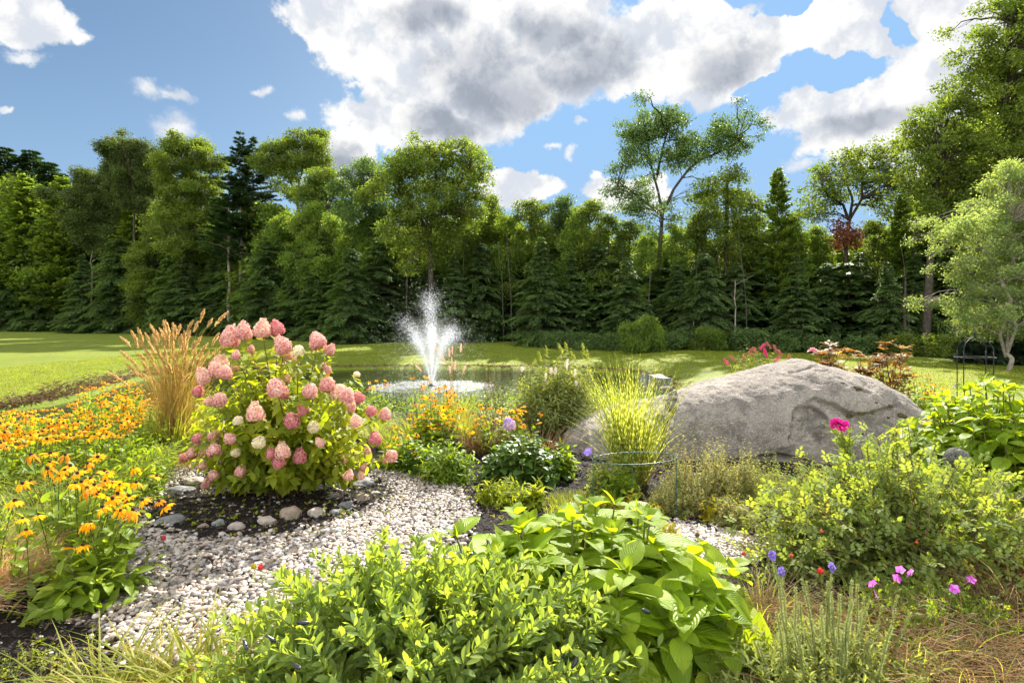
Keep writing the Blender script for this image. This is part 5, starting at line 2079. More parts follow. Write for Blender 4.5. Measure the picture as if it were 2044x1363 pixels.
def spike_part(root, o, d, L_, r, mat, name='plume', n=110, ls=.02, stem=None):
    b = B()
    q = rs.random(n)
    wd = np.sin(np.pi * np.clip(q * .9 + .08, 0, 1)) ** .6
    ps = d * (q * L_)[:, None] + rs.normal(0, r * .45, (n, 3)) * wd[:, None]
    dd = unit(d + unit(rs.normal(0, 1, (n, 3))) * .8)
    b.scatter(tpl_diamond(.3, .05), ps, dd, rs.normal(0, 1, (n, 3)), ls * (.5 + wd))
    b.build(name, mat, root, o)


def centre_grasses():
    def plumes(tips, Y, mat, L_, r, ls=.02, stem=M_TANST, nm='plume'):
        def f(root, g):
            b = B()
            for px, py in tips:
                e = Q(px, py, Y + rs.normal(0, .1)) - g
                p = curve_path((rs.normal(0, .05), rs.normal(0, .05), 0), e, 8, 0, .003, (0, 0, 1))
                b.tube(p, .0016, 3)
                d = unit(p[-1] - p[-2])
                spike_part(root, p[-1] - d * L_ * .5, d, L_, r, mat, nm, 130, ls)
            b.build('stalks', stem, root)
        return f
    grass_clump(905, 7.9, 'fountain grass with soft pink bottlebrush plumes against the water jets', 260, (.45, .85), (.05, .45), .35, .007, M_STRAP, .13, name='fountain_grass',
                extra=plumes([(872, 700), (885, 715), (897, 705), (902, 722), (898, 738), (908, 730), (920, 695), (926, 738), (903, 700), (836, 735)], 7.9, M_PLUME, .12, .011, .014))
    grass_clump(985, 7.5, 'amber sedge clump with dark brown branching seed stalks', 260, (.35, .7), (.1, .6), .6, .006, M_DRY, .15, name='sedge',
                extra=lambda root, g: seed_stalks(root, g))
    grass_clump(960, 6.9, 'tawny sedge arching in front of the orange flowers', 240, (.3, .6), (.1, .7), .7, .006, M_DRY, .14, name='sedge')
    grass_clump(1085, 6.8, 'red tinged grass tuft at the left foot of the butterfly bush', 150, (.3, .55), (.1, .7), .7, .006, M_DRY, .12, name='sedge')
    grass_clump(835, 7.6, 'green grass tuft behind the central black eyed susans', 260, (.35, .6), (.1, .6), .5, .008, M_STRAP, .2)
    grass_clump(790, 7.2, 'bright green grass mound between pink hydrangea and the pond', 320, (.3, .5), (.1, .7), .6, .008, M_STRAP, .22)
    grass_clump(740, 7.9, 'low grass behind the right side of the pink hydrangea', 260, (.25, .45), (.1, .7), .6, .008, M_STRAP, .22)
    grass_clump(925, 7.2, 'upright green grass right of the central black eyed susans', 240, (.4, .7), (.05, .4), .3, .007, M_STRAP, .14)


def seed_stalks(root, g):
    tips = [(958, 760), (962, 730), (975, 720), (985, 722), (990, 740), (1000, 735), (1006, 760), (952, 745), (1012, 775), (970, 745), (980, 760), (995, 752)]
    b = B()
    bs = B()
    for px, py in tips:
        e = Q(px, py, 7.5 + rs.normal(0, .1)) - g
        p = curve_path((rs.normal(0, .06), rs.normal(0, .06), 0), e, 8, 0, .006, (0, 0, 1))
        b.tube(p, np.linspace(.003, .0015, 8), 4)
        for _ in range(5):
            s_ = p[rs.integers(5, 8)]
            q = s_ + unit(rs.normal(0, 1, 3) + np.array([0, 0, 1.2])) * rs.uniform(.03, .08)
            b.tube(np.array([s_, (s_ + q) / 2, q]), .001, 3)
            nn = 8
            bs.scatter(tpl_diamond(.5, .1), q + rs.normal(0, .006, (nn, 3)), rs.normal(0, 1, (nn, 3)), rs.normal(0, 1, (nn, 3)), rs.uniform(.012, .02, nn))
    b.build('stalks', M_SEED, root)
    bs.build('seed_heads', M_SEED, root)


centre_grasses()


def left_straps():
    M2 = leafmat('daylily_leaf', (.14, .20, .02), (.24, .29, .04), (.45, .38, .14), tr=.5, tint=(1.9, 1.7, .5), rough=.42, spec=.55, patch=.25)
    spots = [(-40, 4.9, 'far left daylily tuft, cut by the edge'), (40, 5.0, 'daylily tuft of pale strap leaves below the flower drift, left'), (105, 4.7, 'daylily tuft in the middle of the strap leaved band'),
             (170, 4.9, 'daylily tuft just below the dense yellow blooms'), (10, 4.2, 'arching daylily tuft at the left edge, nearer'), (90, 4.1, 'arching daylily tuft behind the near yellow flowers'),
             (235, 5.2, 'daylily tuft left of the feather grass base'), (-60, 3.7, 'nearest daylily tuft at the left edge'), (55, 3.6, 'daylily tuft touching the near yellow flowers from the left'), (285, 5.7, 'small daylily tuft against the feather grass')]
    for px, Y, lab in spots:
        grass_clump(px, Y, lab, 170, (.35, .62), (.1, .75), .75, .015, M2, .16, cat='daylily', name='daylily', group='daylily tufts on the left')
    for px, Y, lab in ((150, 4.35, 'leafy green mound between daylilies and near yellow flowers'), (215, 4.8, 'lime leafy mound left of the mulch gap'), (255, 5.5, 'lime leafy mound before the feather grass'), (300, 6.1, 'lime leafy mound at the feather grass foot')):
        leafy(px, Y, lab, 120, (.28, .25, .3), .075, M_GREEN)
    grass_clump(380, 6.2, 'tangle of fading blades at the right foot of the feather grass', 120, (.3, .55), (.2, .8), .8, .006, M_DRY, .12)


def leafy(px, Y, label, n, dome, ls, mat, tpls=None, nodes=9, name='leafy_plant', cat='plant', group=None, t0=.3, zmin=.05, pitch=1.0, up=.1, taper=.35, stem=M_STEM, extra=None, sr=.003, decussate=False, whorl=1, r0=None, bulge=.35, shell=.5):
    g = np.array([(px - 1022) / F * Y, Y, 0.0])
    g[2] = float(H(g[0], g[1]))
    root = thing(name, label, cat, g, group)
    sh = shoots(n, r0 if r0 is not None else dome[0] * .45, dome, 7, zmin, bulge, jit=.012, shell=shell)
    b = B()
    b.tube(sh, np.linspace(sr, sr * .4, 7)[None], 4)
    b.build('stems', stem, root)
    b = B()
    leaf_shoots(b, sh, nodes, t0, 1.0, tpls or L_OVAL, ls, pitch, up, taper, jitn=.5, decussate=decussate, whorl=whorl)
    b.build('foliage', mat, root)
    if extra:
        extra(root, g, sh)
    return root


left_straps()


# ---------------------------------------------------------------- foreground left
def left_fore():
    def fl(root, g, sh):
        for px, py in ((165, 1088), (180, 1043), (172, 1048), (142, 1092)):
            q = Q(px, py, 3.15) - g
            v = SUS[int(rs.integers(0, 3))]
            f = obj('flower', v[0], root, q, (rs.normal(.2, .3), rs.normal(0, .3), rs.uniform(0, 6)), .045)
            obj('seed_cone', v[1], f)
            b = B()
            b.tube(curve_path((rs.normal(0, .05), 0, .1), q, 6, 0, .01, (0, 0, 1)), .0025, 4)
            b.build('flower_stem', M_STEM, root)
    leafy(172, 3.28, 'broad leaved coneflower plant with hairy green leaves on the gravel edge, few yellow flowers', 46, (.42, .34, .60), .17, M_GREEN,
          [tpl_leaf(.36, 2, 6, .14, .3, .42, .05, 0, 1, s) for s in (1, 2)], 8, 'coneflower', t0=.12, zmin=.02, r0=.07, extra=fl, sr=.0045, taper=.45)
    grass_clump(-20, 3.4, 'rusty orange sedge mound at the left edge, soft and dry', 1500, (.25, .48), (.0, .4), .8, .004,
                leafmat('rusty_sedge', (.60, .38, .20), (.74, .54, .34), (.62, .60, .36), tr=.45, tint=(1.4, 1.2, .9), rough=.7, spec=.2), .22, name='rusty_sedge')
    grass_clump(-120, 3.1, 'second rusty sedge mound, mostly beyond the left edge', 900, (.25, .45), (.2, 1.0), .8, .004, bpy.data.materials['rusty_sedge'], .2, name='rusty_sedge')
    M2 = leafmat('blond_strap', (.20, .24, .03), (.34, .34, .06), (.55, .40, .16), tr=.5, tint=(1.6, 1.45, .5), rough=.42, spec=.5, patch=.25)
    for px, Y, lab, n in ((300, 2.30, 'arching yellow green strap leaved clump at the bottom edge on the gravel', 150), (410, 2.42, 'upright strap leaved tuft between gravel and blue indigo', 110), (190, 2.25, 'sprawling blond strap leaves at the bottom left corner', 110),
                          (470, 2.2, 'strap leaved tuft under the left rim of the indigo bush', 110)):
        grass_clump(px, Y, lab, int(n * .9), (.24, .46), (.15, .9), .85, .013, M2, .14, cat='daylily', name='daylily', group='daylily tufts at the bottom edge')


left_fore()


# ---------------------------------------------------------------- foreground centre
def indigo():
    g = np.array([-.36, 2.40, 0])
    root = thing('indigo_bush', 'broad blue green false indigo bush filling the bottom centre, small oval leaflets and dark pods', 'bush', g)
    sh = shoots(620, .40, (1.02, .62, .66), 8, .02, .40, jit=.016, shell=.30)
    # higher on the right, where it meets the hydrangea
    b = B()
    b.tube(sh, np.linspace(.004, .0013, 8)[None], 4)
    b.build('stems', M_STEM, root)
    b = B()
    leaf_shoots(b, sh, 13, .42, 1.0, L_OB, .066, .85, .22, .25, whorl=3, jitn=.6, jitd=.25, nrm_up=.8)
    b.build('foliage', M_BAP, root)
    mp = plainmat('dark_pod', (.035, .03, .04), (.015, .013, .02), .35, 25, 0, .5)
    for i, (px, py, Y) in enumerate([(540, 1275, 2.12), (605, 1243, 2.15), (490, 1288, 2.2), (975, 1085, 2.65), (940, 1103, 2.6), (1125, 1300, 2.1), (1148, 1322, 2.05), (593, 1330, 2.0), (1290, 1220, 2.3), (770, 1190, 2.3)]):
        b = B()
        V, fc, uv = tpl_stone(2, 3, 1, .05)
        V = V * np.array([.008, .024, .008])
        V[:, 2] += .10 * np.abs(V[:, 1])
        b.add(V, fc)
        b.tube(np.array([[0, .028, .002], [0, .036, .004], [0, .046, .003]]), np.array([.002, .0012, .0005]), 4)
        o = b.build('seed_pod', mp, root, Q(px, py, Y) - g)
        o.rotation_euler = (rs.normal(-.3, .5), rs.normal(0, .4), rs.uniform(0, 6))


indigo()


def big_leaf(label, g, n, dome, size, mat=None, name='hydrangea_bush', extra=None, zmin=.0, r0=.25, nodes=4, shell=.3, out=.78, t0=.55, tilt=.10, nup=2.4):
    root = thing(name, label, 'bush', g)
    sh = shoots(n, r0, dome, 8, zmin, -.05, jit=.01, shell=shell, out=out)
    b = B()
    b.tube(sh, np.linspace(.008, .0045, 8)[None], 6)
    b.build('stems', M_STEM, root)
    b = B()
    leaf_shoots(b, sh, nodes, t0, .99, L_HYD, size, 1.35, tilt, .45, whorl=2, decussate=True, jitn=.25, jitd=.16, nrm_up=nup, spread=.33, petiole=.12)
    leaf_shoots(b, sh, 1, .995, 1.0, L_HYD, size * .36, .9, .2, 0, whorl=3, jitn=.3, jitd=.2, nrm_up=.8)
    b.build('foliage', mat or M_HYD, root)
    if extra:
        extra(root, g)
    return root


big_leaf('lime green hydrangea bush with large veined leaves, in front of the zebra grass, no flowers', np.array([.36, 3.0, 0]), 118, (.98, .80, .62), .27)
big_leaf('tall lime green hydrangea bush with large leaves at the right edge beside the boulder', np.array([4.12, 4.9, 0]), 520, (.88, .8, 1.10), .235, zmin=-.0, r0=.4, shell=.45, out=.5, t0=.35, nodes=6, tilt=-.18, nup=1.2)


def rose_compound():
    """compound leaf: seven leaflets on a stalk"""
    V, A, F4 = [], [], []
    T = tpl_leaf(.55, 1, 3, .12, .15, .45, 0, 0, .4, 1)
    k = len(T[0])
    spots = [(0, .55, 0, .42), (-.03, .40, 1.15, .36), (.03, .40, -1.15, .36), (-.02, .22, 1.25, .34), (.02, .22, -1.25, .34), (-.02, .06, 1.3, .28), (.02, .06, -1.3, .28)]
    for i, (x, y, a, s_) in enumerate(spots):
        v = T[0] * s_
        c, s2 = math.cos(a), math.sin(a)
        w = np.stack([v[:, 0] * c - v[:, 1] * s2 + x, v[:, 0] * s2 + v[:, 1] * c + y, v[:, 2] - .12 * (y ** 2)], -1)
        V.append(w)
        A.append(T[2])
        F4.append(T[1][0] + i * k)
    return np.concatenate(V), [np.concatenate(F4)], np.concatenate(A)


T_COMP = rose_compound()


def rose_bush():
    g = np.array([2.50, 3.72, 0])
    root = thing('rose_bush', 'wide rugosa rose bush with small crinkled leaves, red hips and one magenta bloom', 'bush', g)
    sh = np.concatenate([shoots(900, .35, (1.16, .78, .80), 7, .0, .4, jit=.02, shell=.45), shoots(60, .2, (.6, .5, .98), 7, .5, .4, jit=.02, shell=.2)])
    b = B()
    b.tube(sh, np.linspace(.006, .0018, 7)[None], 4)
    b.build('stems', M_WOODY, root)
    b = B()
    leaf_shoots(b, sh, 10, .30, 1.0, [T_COMP], .11, .9, .15, .25, jitn=.5, jitd=.3)
    b.build('foliage', M_ROSE, root)
    mh = plainmat('rose_hip', (.50, .06, .02), (.35, .10, .03), .35, 20, 0, .5)
    for px, py in [(1736, 925), (1772, 940), (1790, 943), (1812, 978), (1830, 985), (1640, 1060), (1625, 1020), (1815, 1050), (1830, 1082), (1905, 985), (1955, 1012), (1905, 1045), (1680, 1048), (1580, 1108), (1700, 965), (1880, 1060), (1960, 1060), (1745, 1010), (1870, 1003)]:
        Y = 3.25 + (1100 - py) * .0035
        b = B()
        V, fc, uv = tpl_stone(2, 5, .9, .05)
        b.add(V * .011, fc)
        b.tube(np.array([[0, 0, .008], [0, 0, .016], [.003, 0, .02]]), np.array([.003, .004, .001]), 5)
        b.tube(np.array([[0, 0, -.008], [0, .01, -.03], [0, .03, -.06]]), .0012, 4)
        b.build('rose_hip', mh, root, Q(px, py, Y) - g)
    mm = petalmat('magenta_petal', (.55, .01, .22), (.62, .02, .30), (.70, .06, .38), .4, (1.4, 1.5, 1.3))
    q = Q(1673, 846, 4.25) - g
    b = B()
    T = tpl_leaf(.95, 1, 3, .25, .3, .6, .05, 0, .1, 2)
    for r_, nn, el, s_ in ((0, 6, .15, .062), (0, 6, .6, .055), (0, 6, 1.1, .045)):
        a = rs.uniform(0, 6.28, nn)
        d = np.stack([np.cos(a) * math.cos(el), np.sin(a) * math.cos(el), np.full(nn, math.sin(el))], -1)
        b.scatter(T, np.zeros((nn, 3)), d, np.array([0, 0, 1.0]) - d * .3, s_)
    for dx, dz in ((.03, -.035), (-.035, -.015), (.045, .0)):
        a = rs.uniform(0, 6.28, 6)
        d = np.stack([np.cos(a), np.sin(a) * .5 - .5, rs.uniform(-.3, .9, 6)], -1)
        b.scatter(T, np.tile([dx, -.01, dz], (6, 1)), d, (0, -.6, 1), .038)
    o = b.build('rose_bloom', mm, root, q)
    o.rotation_euler = (.5, 0, 0)
    b = B()
    b.tube(curve_path(q + np.array([.1, .1, -.28]), q, 6, 0, .01, (0, 0, 1)), .003, 5)
    b.build('bloom_stem', M_STEM, root)
    b = B()
    sp = np.array([curve_path(q + np.array([.12, .1, -.33]), q + np.array([rs.normal(.05, .06), rs.normal(.02, .05), rs.uniform(-.13, -.02)]), 7, 0, .01, (0, 0, 1)) for _ in range(9)])
    leaf_shoots(b, sp, 8, .2, 1.0, [T_COMP], .085, .9, .15, .25, jitn=.5, jitd=.3)
    b.tube(sp, .0022, 4)
    b.build('leafy_shoot', M_ROSE, root)


rose_bush()
# ================================================================ other bed plants
def mid_plants():
    leafy(893, 5.75, 'dark glossy leaved perennial mound left of the blue hydrangea, on the gravel bend', 130, (.36, .34, .46), .105, M_GREEN, L_LONG, 9)
    leafy(845, 6.0, 'dark green leafy mound at the gravel bend, left one', 100, (.26, .26, .36), .09, M_DKGREEN, L_OVAL, 9)
    leafy(1003, 5.05, 'lime green leafy perennial behind the large leaved hydrangea', 90, (.33, .25, .28), .085, M_HYDP, L_LONG, 9)
    leafy(1062, 4.95, 'small lime tuft of narrow leaves right of the lime perennial', 26, (.12, .1, .26), .13, M_HYDP, L_LONG, 8)
    leafy(1120, 5.9, 'green leafy plant against the left foot of the boulder', 80, (.22, .2, .38), .09, M_GREEN, L_OVAL, 9)
    g = np.array([(1045 - 1022) / F * 5.7, 5.7, 0])

    def head(root, g):
        q = Q(1017, 849, 5.55) - g
        mb = petalmat('blue_floret', (.28, .24, .66), (.42, .36, .74), (.62, .42, .60))
        mp = petalmat('lilac_floret', (.55, .38, .55), (.62, .45, .58), (.72, .52, .58))
        o = obj('flower_head', head_mesh('flower_head', mp, .0, 170, 8, .19), root, q, (.2, 0, 0), .058)
        o = obj('flower_head', head_mesh('flower_head', mb, .0, 120, 9, .21), root, q + np.array([-.01, .012, .03]), (.2, -.2, 0), .046)
        b = B()
        b.tube(curve_path((0, 0, .15), q, 6, 0, .01, (0, 0, 1)), .005, 5)
        b.build('flower_stem', M_STEM, root)
    big_leaf('dark leaved hydrangea with a single blue and lilac flower head', g, 80, (.42, .36, .50), .15, M_DKGREEN, extra=head, r0=.12, nodes=4)
    # white bud plant by the pond
    def wb(root, g, sh):
        q = Q(712, 748, 8.2) - g
        obj('flower_head', head_mesh('flower_head', M_CREAM, 0, 120, 12), root, q, None, .05)
    leafy(690, 8.3, 'green hydrangea with one pale bud, behind the pink hydrangea at the water edge', 90, (.5, .4, .72), .12, M_GREEN, L_HYDM, 8, 'hydrangea_bush', 'bush', extra=wb)
    leafy(610, 7.8, 'green leafy shrub behind the centre of the pink hydrangea', 90, (.5, .4, .6), .11, M_GREEN, L_HYDM, 8)

    # white butterfly bush
    def wsp(root, g, sh):
        mw = petalmat('white_floret', (.70, .68, .6), (.8, .78, .72), (.55, .5, .4))
        for px, py, L_ in ((1131, 738, .14), (1108, 750, .11), (1088, 762, .12), (1147, 750, .08), (1100, 745, .07), (1125, 830, .06), (1042, 742, .06), (1150, 770, .06)):
            q = Q(px, py, 7.75) - g
            spike_part(root, q, np.array([.1, 0, 1.0]), L_, .022, mw, 'flower_spike', 130, .016)
        for px, py in ((1092, 697), (1124, 690), (1134, 690), (1166, 692), (1060, 722), (1150, 706), (1110, 712), (1175, 704), (1083, 708)):
            q = Q(px, py, 8.1) - g
            spike_part(root, q - np.array([0, 0, .12]), unit(np.array([rs.normal(0, .3), 0, 1.0])), .17, .02, M_SAGE, 'faded_spike', 110, .02)
            b = B()
            b.tube(curve_path((0, 0, .6), q - np.array([0, 0, .1]), 6, 0, .01, (0, 0, 1)), .0025, 3)
            b.build('spike_stem', M_STEM, root)
    leafy(1115, 8.0, 'white flowered butterfly bush with arching grey green stems between pond and zebra grass', 560, (.80, .55, 1.26), .10, M_SAGE, L_LONG, 14, 'butterfly_bush', 'bush', zmin=.15, decussate=True, whorl=2, up=0.0, extra=wsp, t0=.3)
    leafy(1045, 7.8, 'pale variegated leafy shrub left of the white butterfly bush', 110, (.35, .35, .72), .06, M_SAGE, L_OVAL, 12, 'shrub', 'bush')
    leafy(1175, 7.4, 'dark green skirt of foliage at the right foot of the white butterfly bush', 120, (.35, .35, .6), .07, M_SAGE, L_LONG, 12)

    # pink tinged twiggy shrubs in front of the boulder
    mpk = leafmat('potentilla_leaf', (.20, .22, .07), (.30, .31, .12), (.50, .30, .20), tr=.42, tint=(1.8, 1.6, .7), rough=.5, spec=.4, patch=.5, pscale=6)
    for px, Y, d, lab in ((1390, 5.0, (.46, .38, .68), 'twiggy pink tinged potentilla in front of the boulder, nearest the wire ring'), (1465, 5.1, (.42, .36, .58), 'twiggy potentilla in the middle before the boulder'),
                          (1545, 4.8, (.46, .38, .56), 'green potentilla at the left shoulder of the rose bush'), (1340, 4.8, (.25, .25, .28), 'small reddish spirea at the foot of the wire ring leg'), (1470, 4.45, (.22, .2, .24), 'low pinkish potentilla above the white gravel')):
        leafy(px, Y, lab, 260, d, .028, mpk if px != 1545 else M_SAGE, L_SMALL, 16, 'potentilla', 'shrub', zmin=.02, t0=.25, stem=M_WOODY, sr=.0016, r0=.2, whorl=2)
    leafy(1640, 4.9, 'pale green foliage between boulder and rose bush', 240, (.5, .3, .50), .03, M_SAGE, L_SMALL, 16, 'potentilla', 'shrub', zmin=.02, t0=.25, stem=M_WOODY, whorl=2)
    # little golden tufts
    mgo = leafmat('golden_leaf', (.26, .28, .02), (.42, .38, .03), (.50, .34, .05), tr=.5, tint=(1.5, 1.3, .4), rough=.5, spec=.4, patch=.1)
    for px, Y, h, lab in ((1262, 4.75, .26, 'golden green tuft of narrow leaves at the zebra grass foot'), (1300, 4.6, .2, 'golden yellow tuft just right of it, before the mulch'), (1418, 4.62, .22, 'small golden tuft on the dark mulch before the potentillas'),
                          (1215, 4.9, .2, 'golden tuft left of the zebra grass foot'), (1335, 4.15, .2, 'golden tuft by the wire leg near the white gravel')):
        leafy(px, Y, lab, 22, (.10, .09, h), .09, mgo, L_LONG, 7, 'golden_tuft', 'plant', t0=.1)
    leafy(1235, 5.2, 'green leafy shoots around the zebra grass foot', 50, (.28, .2, .36), .09, M_GREEN, L_OVAL, 8)
    leafy(1205, 5.35, 'pale daisy like foliage left of the zebra grass foot, under the purple bloom', 60, (.2, .2, .38), .06, M_SAGE, L_OVAL, 9)
    grass_clump(1155, 5.0, 'low lime stonecrop mat before the boulder left foot', 900, (.05, .12), (.1, .6), .3, .006, M_STRAP, .26, name='stonecrop')
    grass_clump(1120, 4.9, 'low lime stonecrop mat nearer the large hydrangea', 500, (.04, .1), (.1, .6), .3, .006, M_STRAP, .2, name='stonecrop')

    # purple balloon flowers
    mv = petalmat('violet_petal', (.30, .20, .75), (.40, .30, .80), (.5, .4, .85), .4)
    mg = petalmat('geranium_petal', (.50, .10, .58), (.60, .17, .66), (.66, .26, .70), .4)

    def five(label, name, cat, spots, mat, size, face, group=None):
        for px, py, Y, lab, h in spots:
            q = Q(px, py, Y)
            g = np.array([q[0], q[1] + .03, max(0, q[2] - h)])
            g[2] = 0.0 if h > q[2] - .05 else g[2]
            root = thing(name, lab, cat, g, group)
            b = B()
            n = 5
            a = np.arange(n) / n * 6.283 + rs.random()
            d = np.stack([np.cos(a), np.sin(a), np.full(n, .18)], -1)
            b.scatter(tpl_leaf(.85, 1, 3, .08, .1, .6, 0, 0, .1, 1), d * .06, d, (0, 0, 1), 1.0)
            o = b.build('petals', mat, root, q - g)
            o.scale = (size,) * 3
            o.rotation_euler = (face + rs.normal(0, .2), rs.normal(0, .25), rs.uniform(0, 6))
            b = B()
            b.tube(curve_path((0, .02, 0), q - g, 6, 0, .02, (0, 0, 1)), .0016, 4)
            b.build('stem', M_STEM, root)
    five('', 'balloon_flower', 'flower', [(1174, 902, 5.2, 'single violet balloon flower against the boulder left foot', .5), (1903, 772, 8.4, 'pale violet bloom at the lower left of the metal obelisk', .7)], mv, .045, .9)
    five('', 'geranium_flower', 'flower', [(1797, 1137, 2.95, 'purple geranium bloom, upper left of the tight trio', .4), (1818, 1143, 2.95, 'purple geranium bloom, right one of the tight trio', .4), (1790, 1154, 2.93, 'purple geranium bloom, lowest of the tight trio', .4),
                                           (1938, 1157, 2.9, 'purple geranium bloom alone at the far right on its own stem', .4), (1905, 1175, 2.85, 'purple geranium bloom below and left of the rightmost one', .4),
                                           (1747, 1186, 2.8, 'pinkish geranium bloom above the dry grass, left of the trio', .4), (1742, 1165, 2.9, 'small half open geranium bloom left of the trio', .4), (1781, 1218, 2.75, 'pale pink geranium bloom low in the dry grass', .4)], mg, .024, 1.15, 'purple geranium blooms')
    leafy(1850, 2.9, 'spreading geranium foliage with small cut leaves under the rose bush', 420, (.66, .30, .28), .055, M_GREEN, [T_COMP], 8, 'geranium_plant', 'plant', zmin=.0, r0=.3)

    # red button flowers
    mr = petalmat('red_floret', (.50, .03, .03), (.62, .06, .05), (.66, .12, .08), .2)
    for px, py, Y, h, mat, lab in ((1487, 1108, 3.85, .14, mr, 'red button flower beside the white gravel left of the rose bush'), (1392, 1068, 4.1, .12, M_SEED, 'brown dried button seed head at the gravel edge'), (520, 1132, 3.4, .10, mr, 'orange red button bud low on the gravel by the indigo'),
                                   (507, 1131, 3.42, .10, mgo, 'yellow green button bud left of the orange red one'), (326, 1074, 3.9, .05, mr, 'small red bud on the gravel below the flat dark stone'), (1638, 1140, 3.05, .3, mr, 'pink red button flower under the left side of the rose bush')):
        q = Q(px, py, Y)
        g = np.array([q[0], q[1], 0])
        root = thing('button_flower', lab, 'flower', g)
        obj('flower_head', head_mesh('flower_head', mat, .1, 90, 21, .25), root, q - g, None, .016 if py != 1108 else .022)
        b = B()
        b.tube(curve_path((.01, 0, 0), q - g, 5, 0, .02, (0, 0, 1)), .0014, 4)
        leaf_shoots(b, np.array([curve_path((.01, 0, 0), q - g, 7, 0, .02, (0, 0, 1))]), 6, .1, .8, L_OVAL, .03)
        b.build('stem', M_GREEN, root)


mid_plants()


def behind_rock():
    mr = leafmat('purple_leaf', (.13, .08, .04), (.24, .15, .05), (.42, .32, .05), tr=.42, tint=(2.1, 1.5, .7), rough=.42, spec=.5, patch=.4, pscale=5)
    for px, Y, top, lab, n in ((1655, 9.0, 688, 'red leaved elder like shrub, left one, over the crest of the boulder', 13), (1768, 9.0, 686, 'red leaved shrub with a tall single stem, right one of the pair', 8), (1718, 9.4, 712, 'lower bronze leaved shoots between the two red shrubs', 8),
                               (1795, 8.7, 712, 'thin bronze shoot right of the tall red leaved stem', 3), (1640, 9.2, 705, 'small bronze shoots beside the pink rose bloom', 6)):
        g = np.array([(px - 1022) / F * Y, Y, 0.0])
        hh = topz(top, Y)
        root = thing('red_leaved_shrub', lab, 'shrub', g, 'red leaved shrubs behind the boulder')
        ends = np.stack([rs.normal(0, .15, n), rs.normal(0, .12, n), hh * rs.uniform(.6, 1.0, n)], -1)
        ends[0] = (0, 0, hh)
        pth = np.array([curve_path((rs.normal(0, .05), 0, 0), e, 9, 0, .008, (0, 0, 1)) for e in ends])
        b = B()
        b.tube(pth, np.linspace(.009, .004, 9)[None], 5)
        b.build('stems', plainmat('purple_stem', (.12, .03, .035), (.07, .02, .02), .5, 20) if 'purple_stem' not in bpy.data.materials else bpy.data.materials['purple_stem'], root)
        b = B()
        leaf_shoots(b, pth, 12, .35, .99, [T_COMP], .19, 1.15, -.1, .15, jitn=.4)
        for e in ends:
            m_ = 10
            a = rs.uniform(0, 6.28, m_)
            d = np.stack([np.cos(a), np.sin(a), rs.uniform(-.1, .6, m_)], -1)
            b.scatter(T_COMP, np.tile(e, (m_, 1)), d, (0, 0, 1), rs.uniform(.12, .2, m_))
        b.build('foliage', mr, root)
    # pink rose bloom
    g = np.array([(1622 - 1022) / F * 8.9, 8.9, 0])
    root = thing('pink_rose', 'single pale pink rose bloom standing just over the crest of the boulder', 'rose', g)
    q = Q(1622, 701, 8.9) - g
    b = B()
    T = tpl_leaf(.95, 1, 3, .25, .25, .6, .05, 0, .1, 2)
    for nn, el, s_ in ((7, .1, .085), (7, .7, .075), (6, 1.2, .07)):
        a = rs.uniform(0, 6.28, nn)
        d = np.stack([np.cos(a) * math.cos(el), np.sin(a) * math.cos(el), np.full(nn, math.sin(el))], -1)
        b.scatter(T, np.zeros((nn, 3)), d, np.array([0, 0, 1.0]) - d * .3, s_)
    b.build('bloom', petalmat('pale_pink_petal', (.78, .38, .48), (.82, .48, .56), (.85, .6, .66)), root, q)
    b = B()
    b.tube(curve_path((.1, 0, 0), q, 6, 0, .01, (0, 0, 1)), .004, 5)
    b.build('stem', M_STEM, root)

    # magenta butterfly bush
    def msp(root, g, sh):
        mm = petalmat('magenta_floret', (.50, .03, .16), (.6, .06, .22), (.55, .10, .2))
        mb = petalmat('brown_floret', (.30, .10, .08), (.36, .15, .12), (.4, .2, .15))
        for px, py, m_ in ((1516, 692, mm), (1530, 705, mm), (1532, 708, mm), (1455, 723, mm), (1545, 716, mm), (1470, 712, mb), (1492, 702, mb), (1512, 700, mb), (1550, 698, mb), (1562, 705, mb), (1540, 690, mb), (1483, 716, mb), (1572, 716, mb), (1502, 706, mb)):
            q = Q(px, py, 9.0) - g
            spike_part(root, q - np.array([0, 0, .05]), unit(np.array([rs.normal(.1, .5), 0, .8])), .13, .022, m_, 'flower_spike', 120, .018)
            b = B()
            b.tube(curve_path(sh[rs.integers(0, len(sh))][4], q, 5, 0, .01), .002, 3)
            b.build('spike_stem', M_STEM, root)
    leafy(1510, 9.1, 'butterfly bush with magenta and faded rusty flower spikes over the boulder top', 330, (.66, .4, 1.26), .085, M_SAGE, L_LONG, 12, 'butterfly_bush', 'bush', zmin=.3, whorl=2, decussate=True, extra=msp)

    # underplanting behind the boulder
    for px, Y, d, m_, lab in ((1700, 8.8, (.5, .4, .62), M_GREEN, 'yellow green foliage below the red leaved shrubs'), (1780, 8.4, (.5, .4, .52), M_HYDP, 'yellow green foliage below the tall red leaved stem'), (1830, 7.6, (.45, .4, .42), M_GREEN, 'green foliage right of the boulder slope'),
                              (1880, 7.9, (.5, .4, .55), M_STRAP, 'strappy pale foliage before the metal obelisk'), (1900, 6.5, (.5, .4, .55), M_HYDP, 'lime foliage just behind the right hydrangea'), (1400, 9.2, (.5, .4, .5), M_GREEN, 'low green foliage behind the boulder left slope'),
                              (1325, 9.0, (.4, .4, .3), M_GREEN, 'low foliage by the dark squared stone')):
        leafy(px, Y, lab, 130, d, .075, m_, L_LONG, 9)

    # garden obelisk
    mi = plainmat('black_iron', (.02, .02, .022), (.012, .012, .013), .6, 20, 0, .3)
    Y = 9.0
    g = np.array([(1946 - 1022) / F * Y, Y, 0.0])
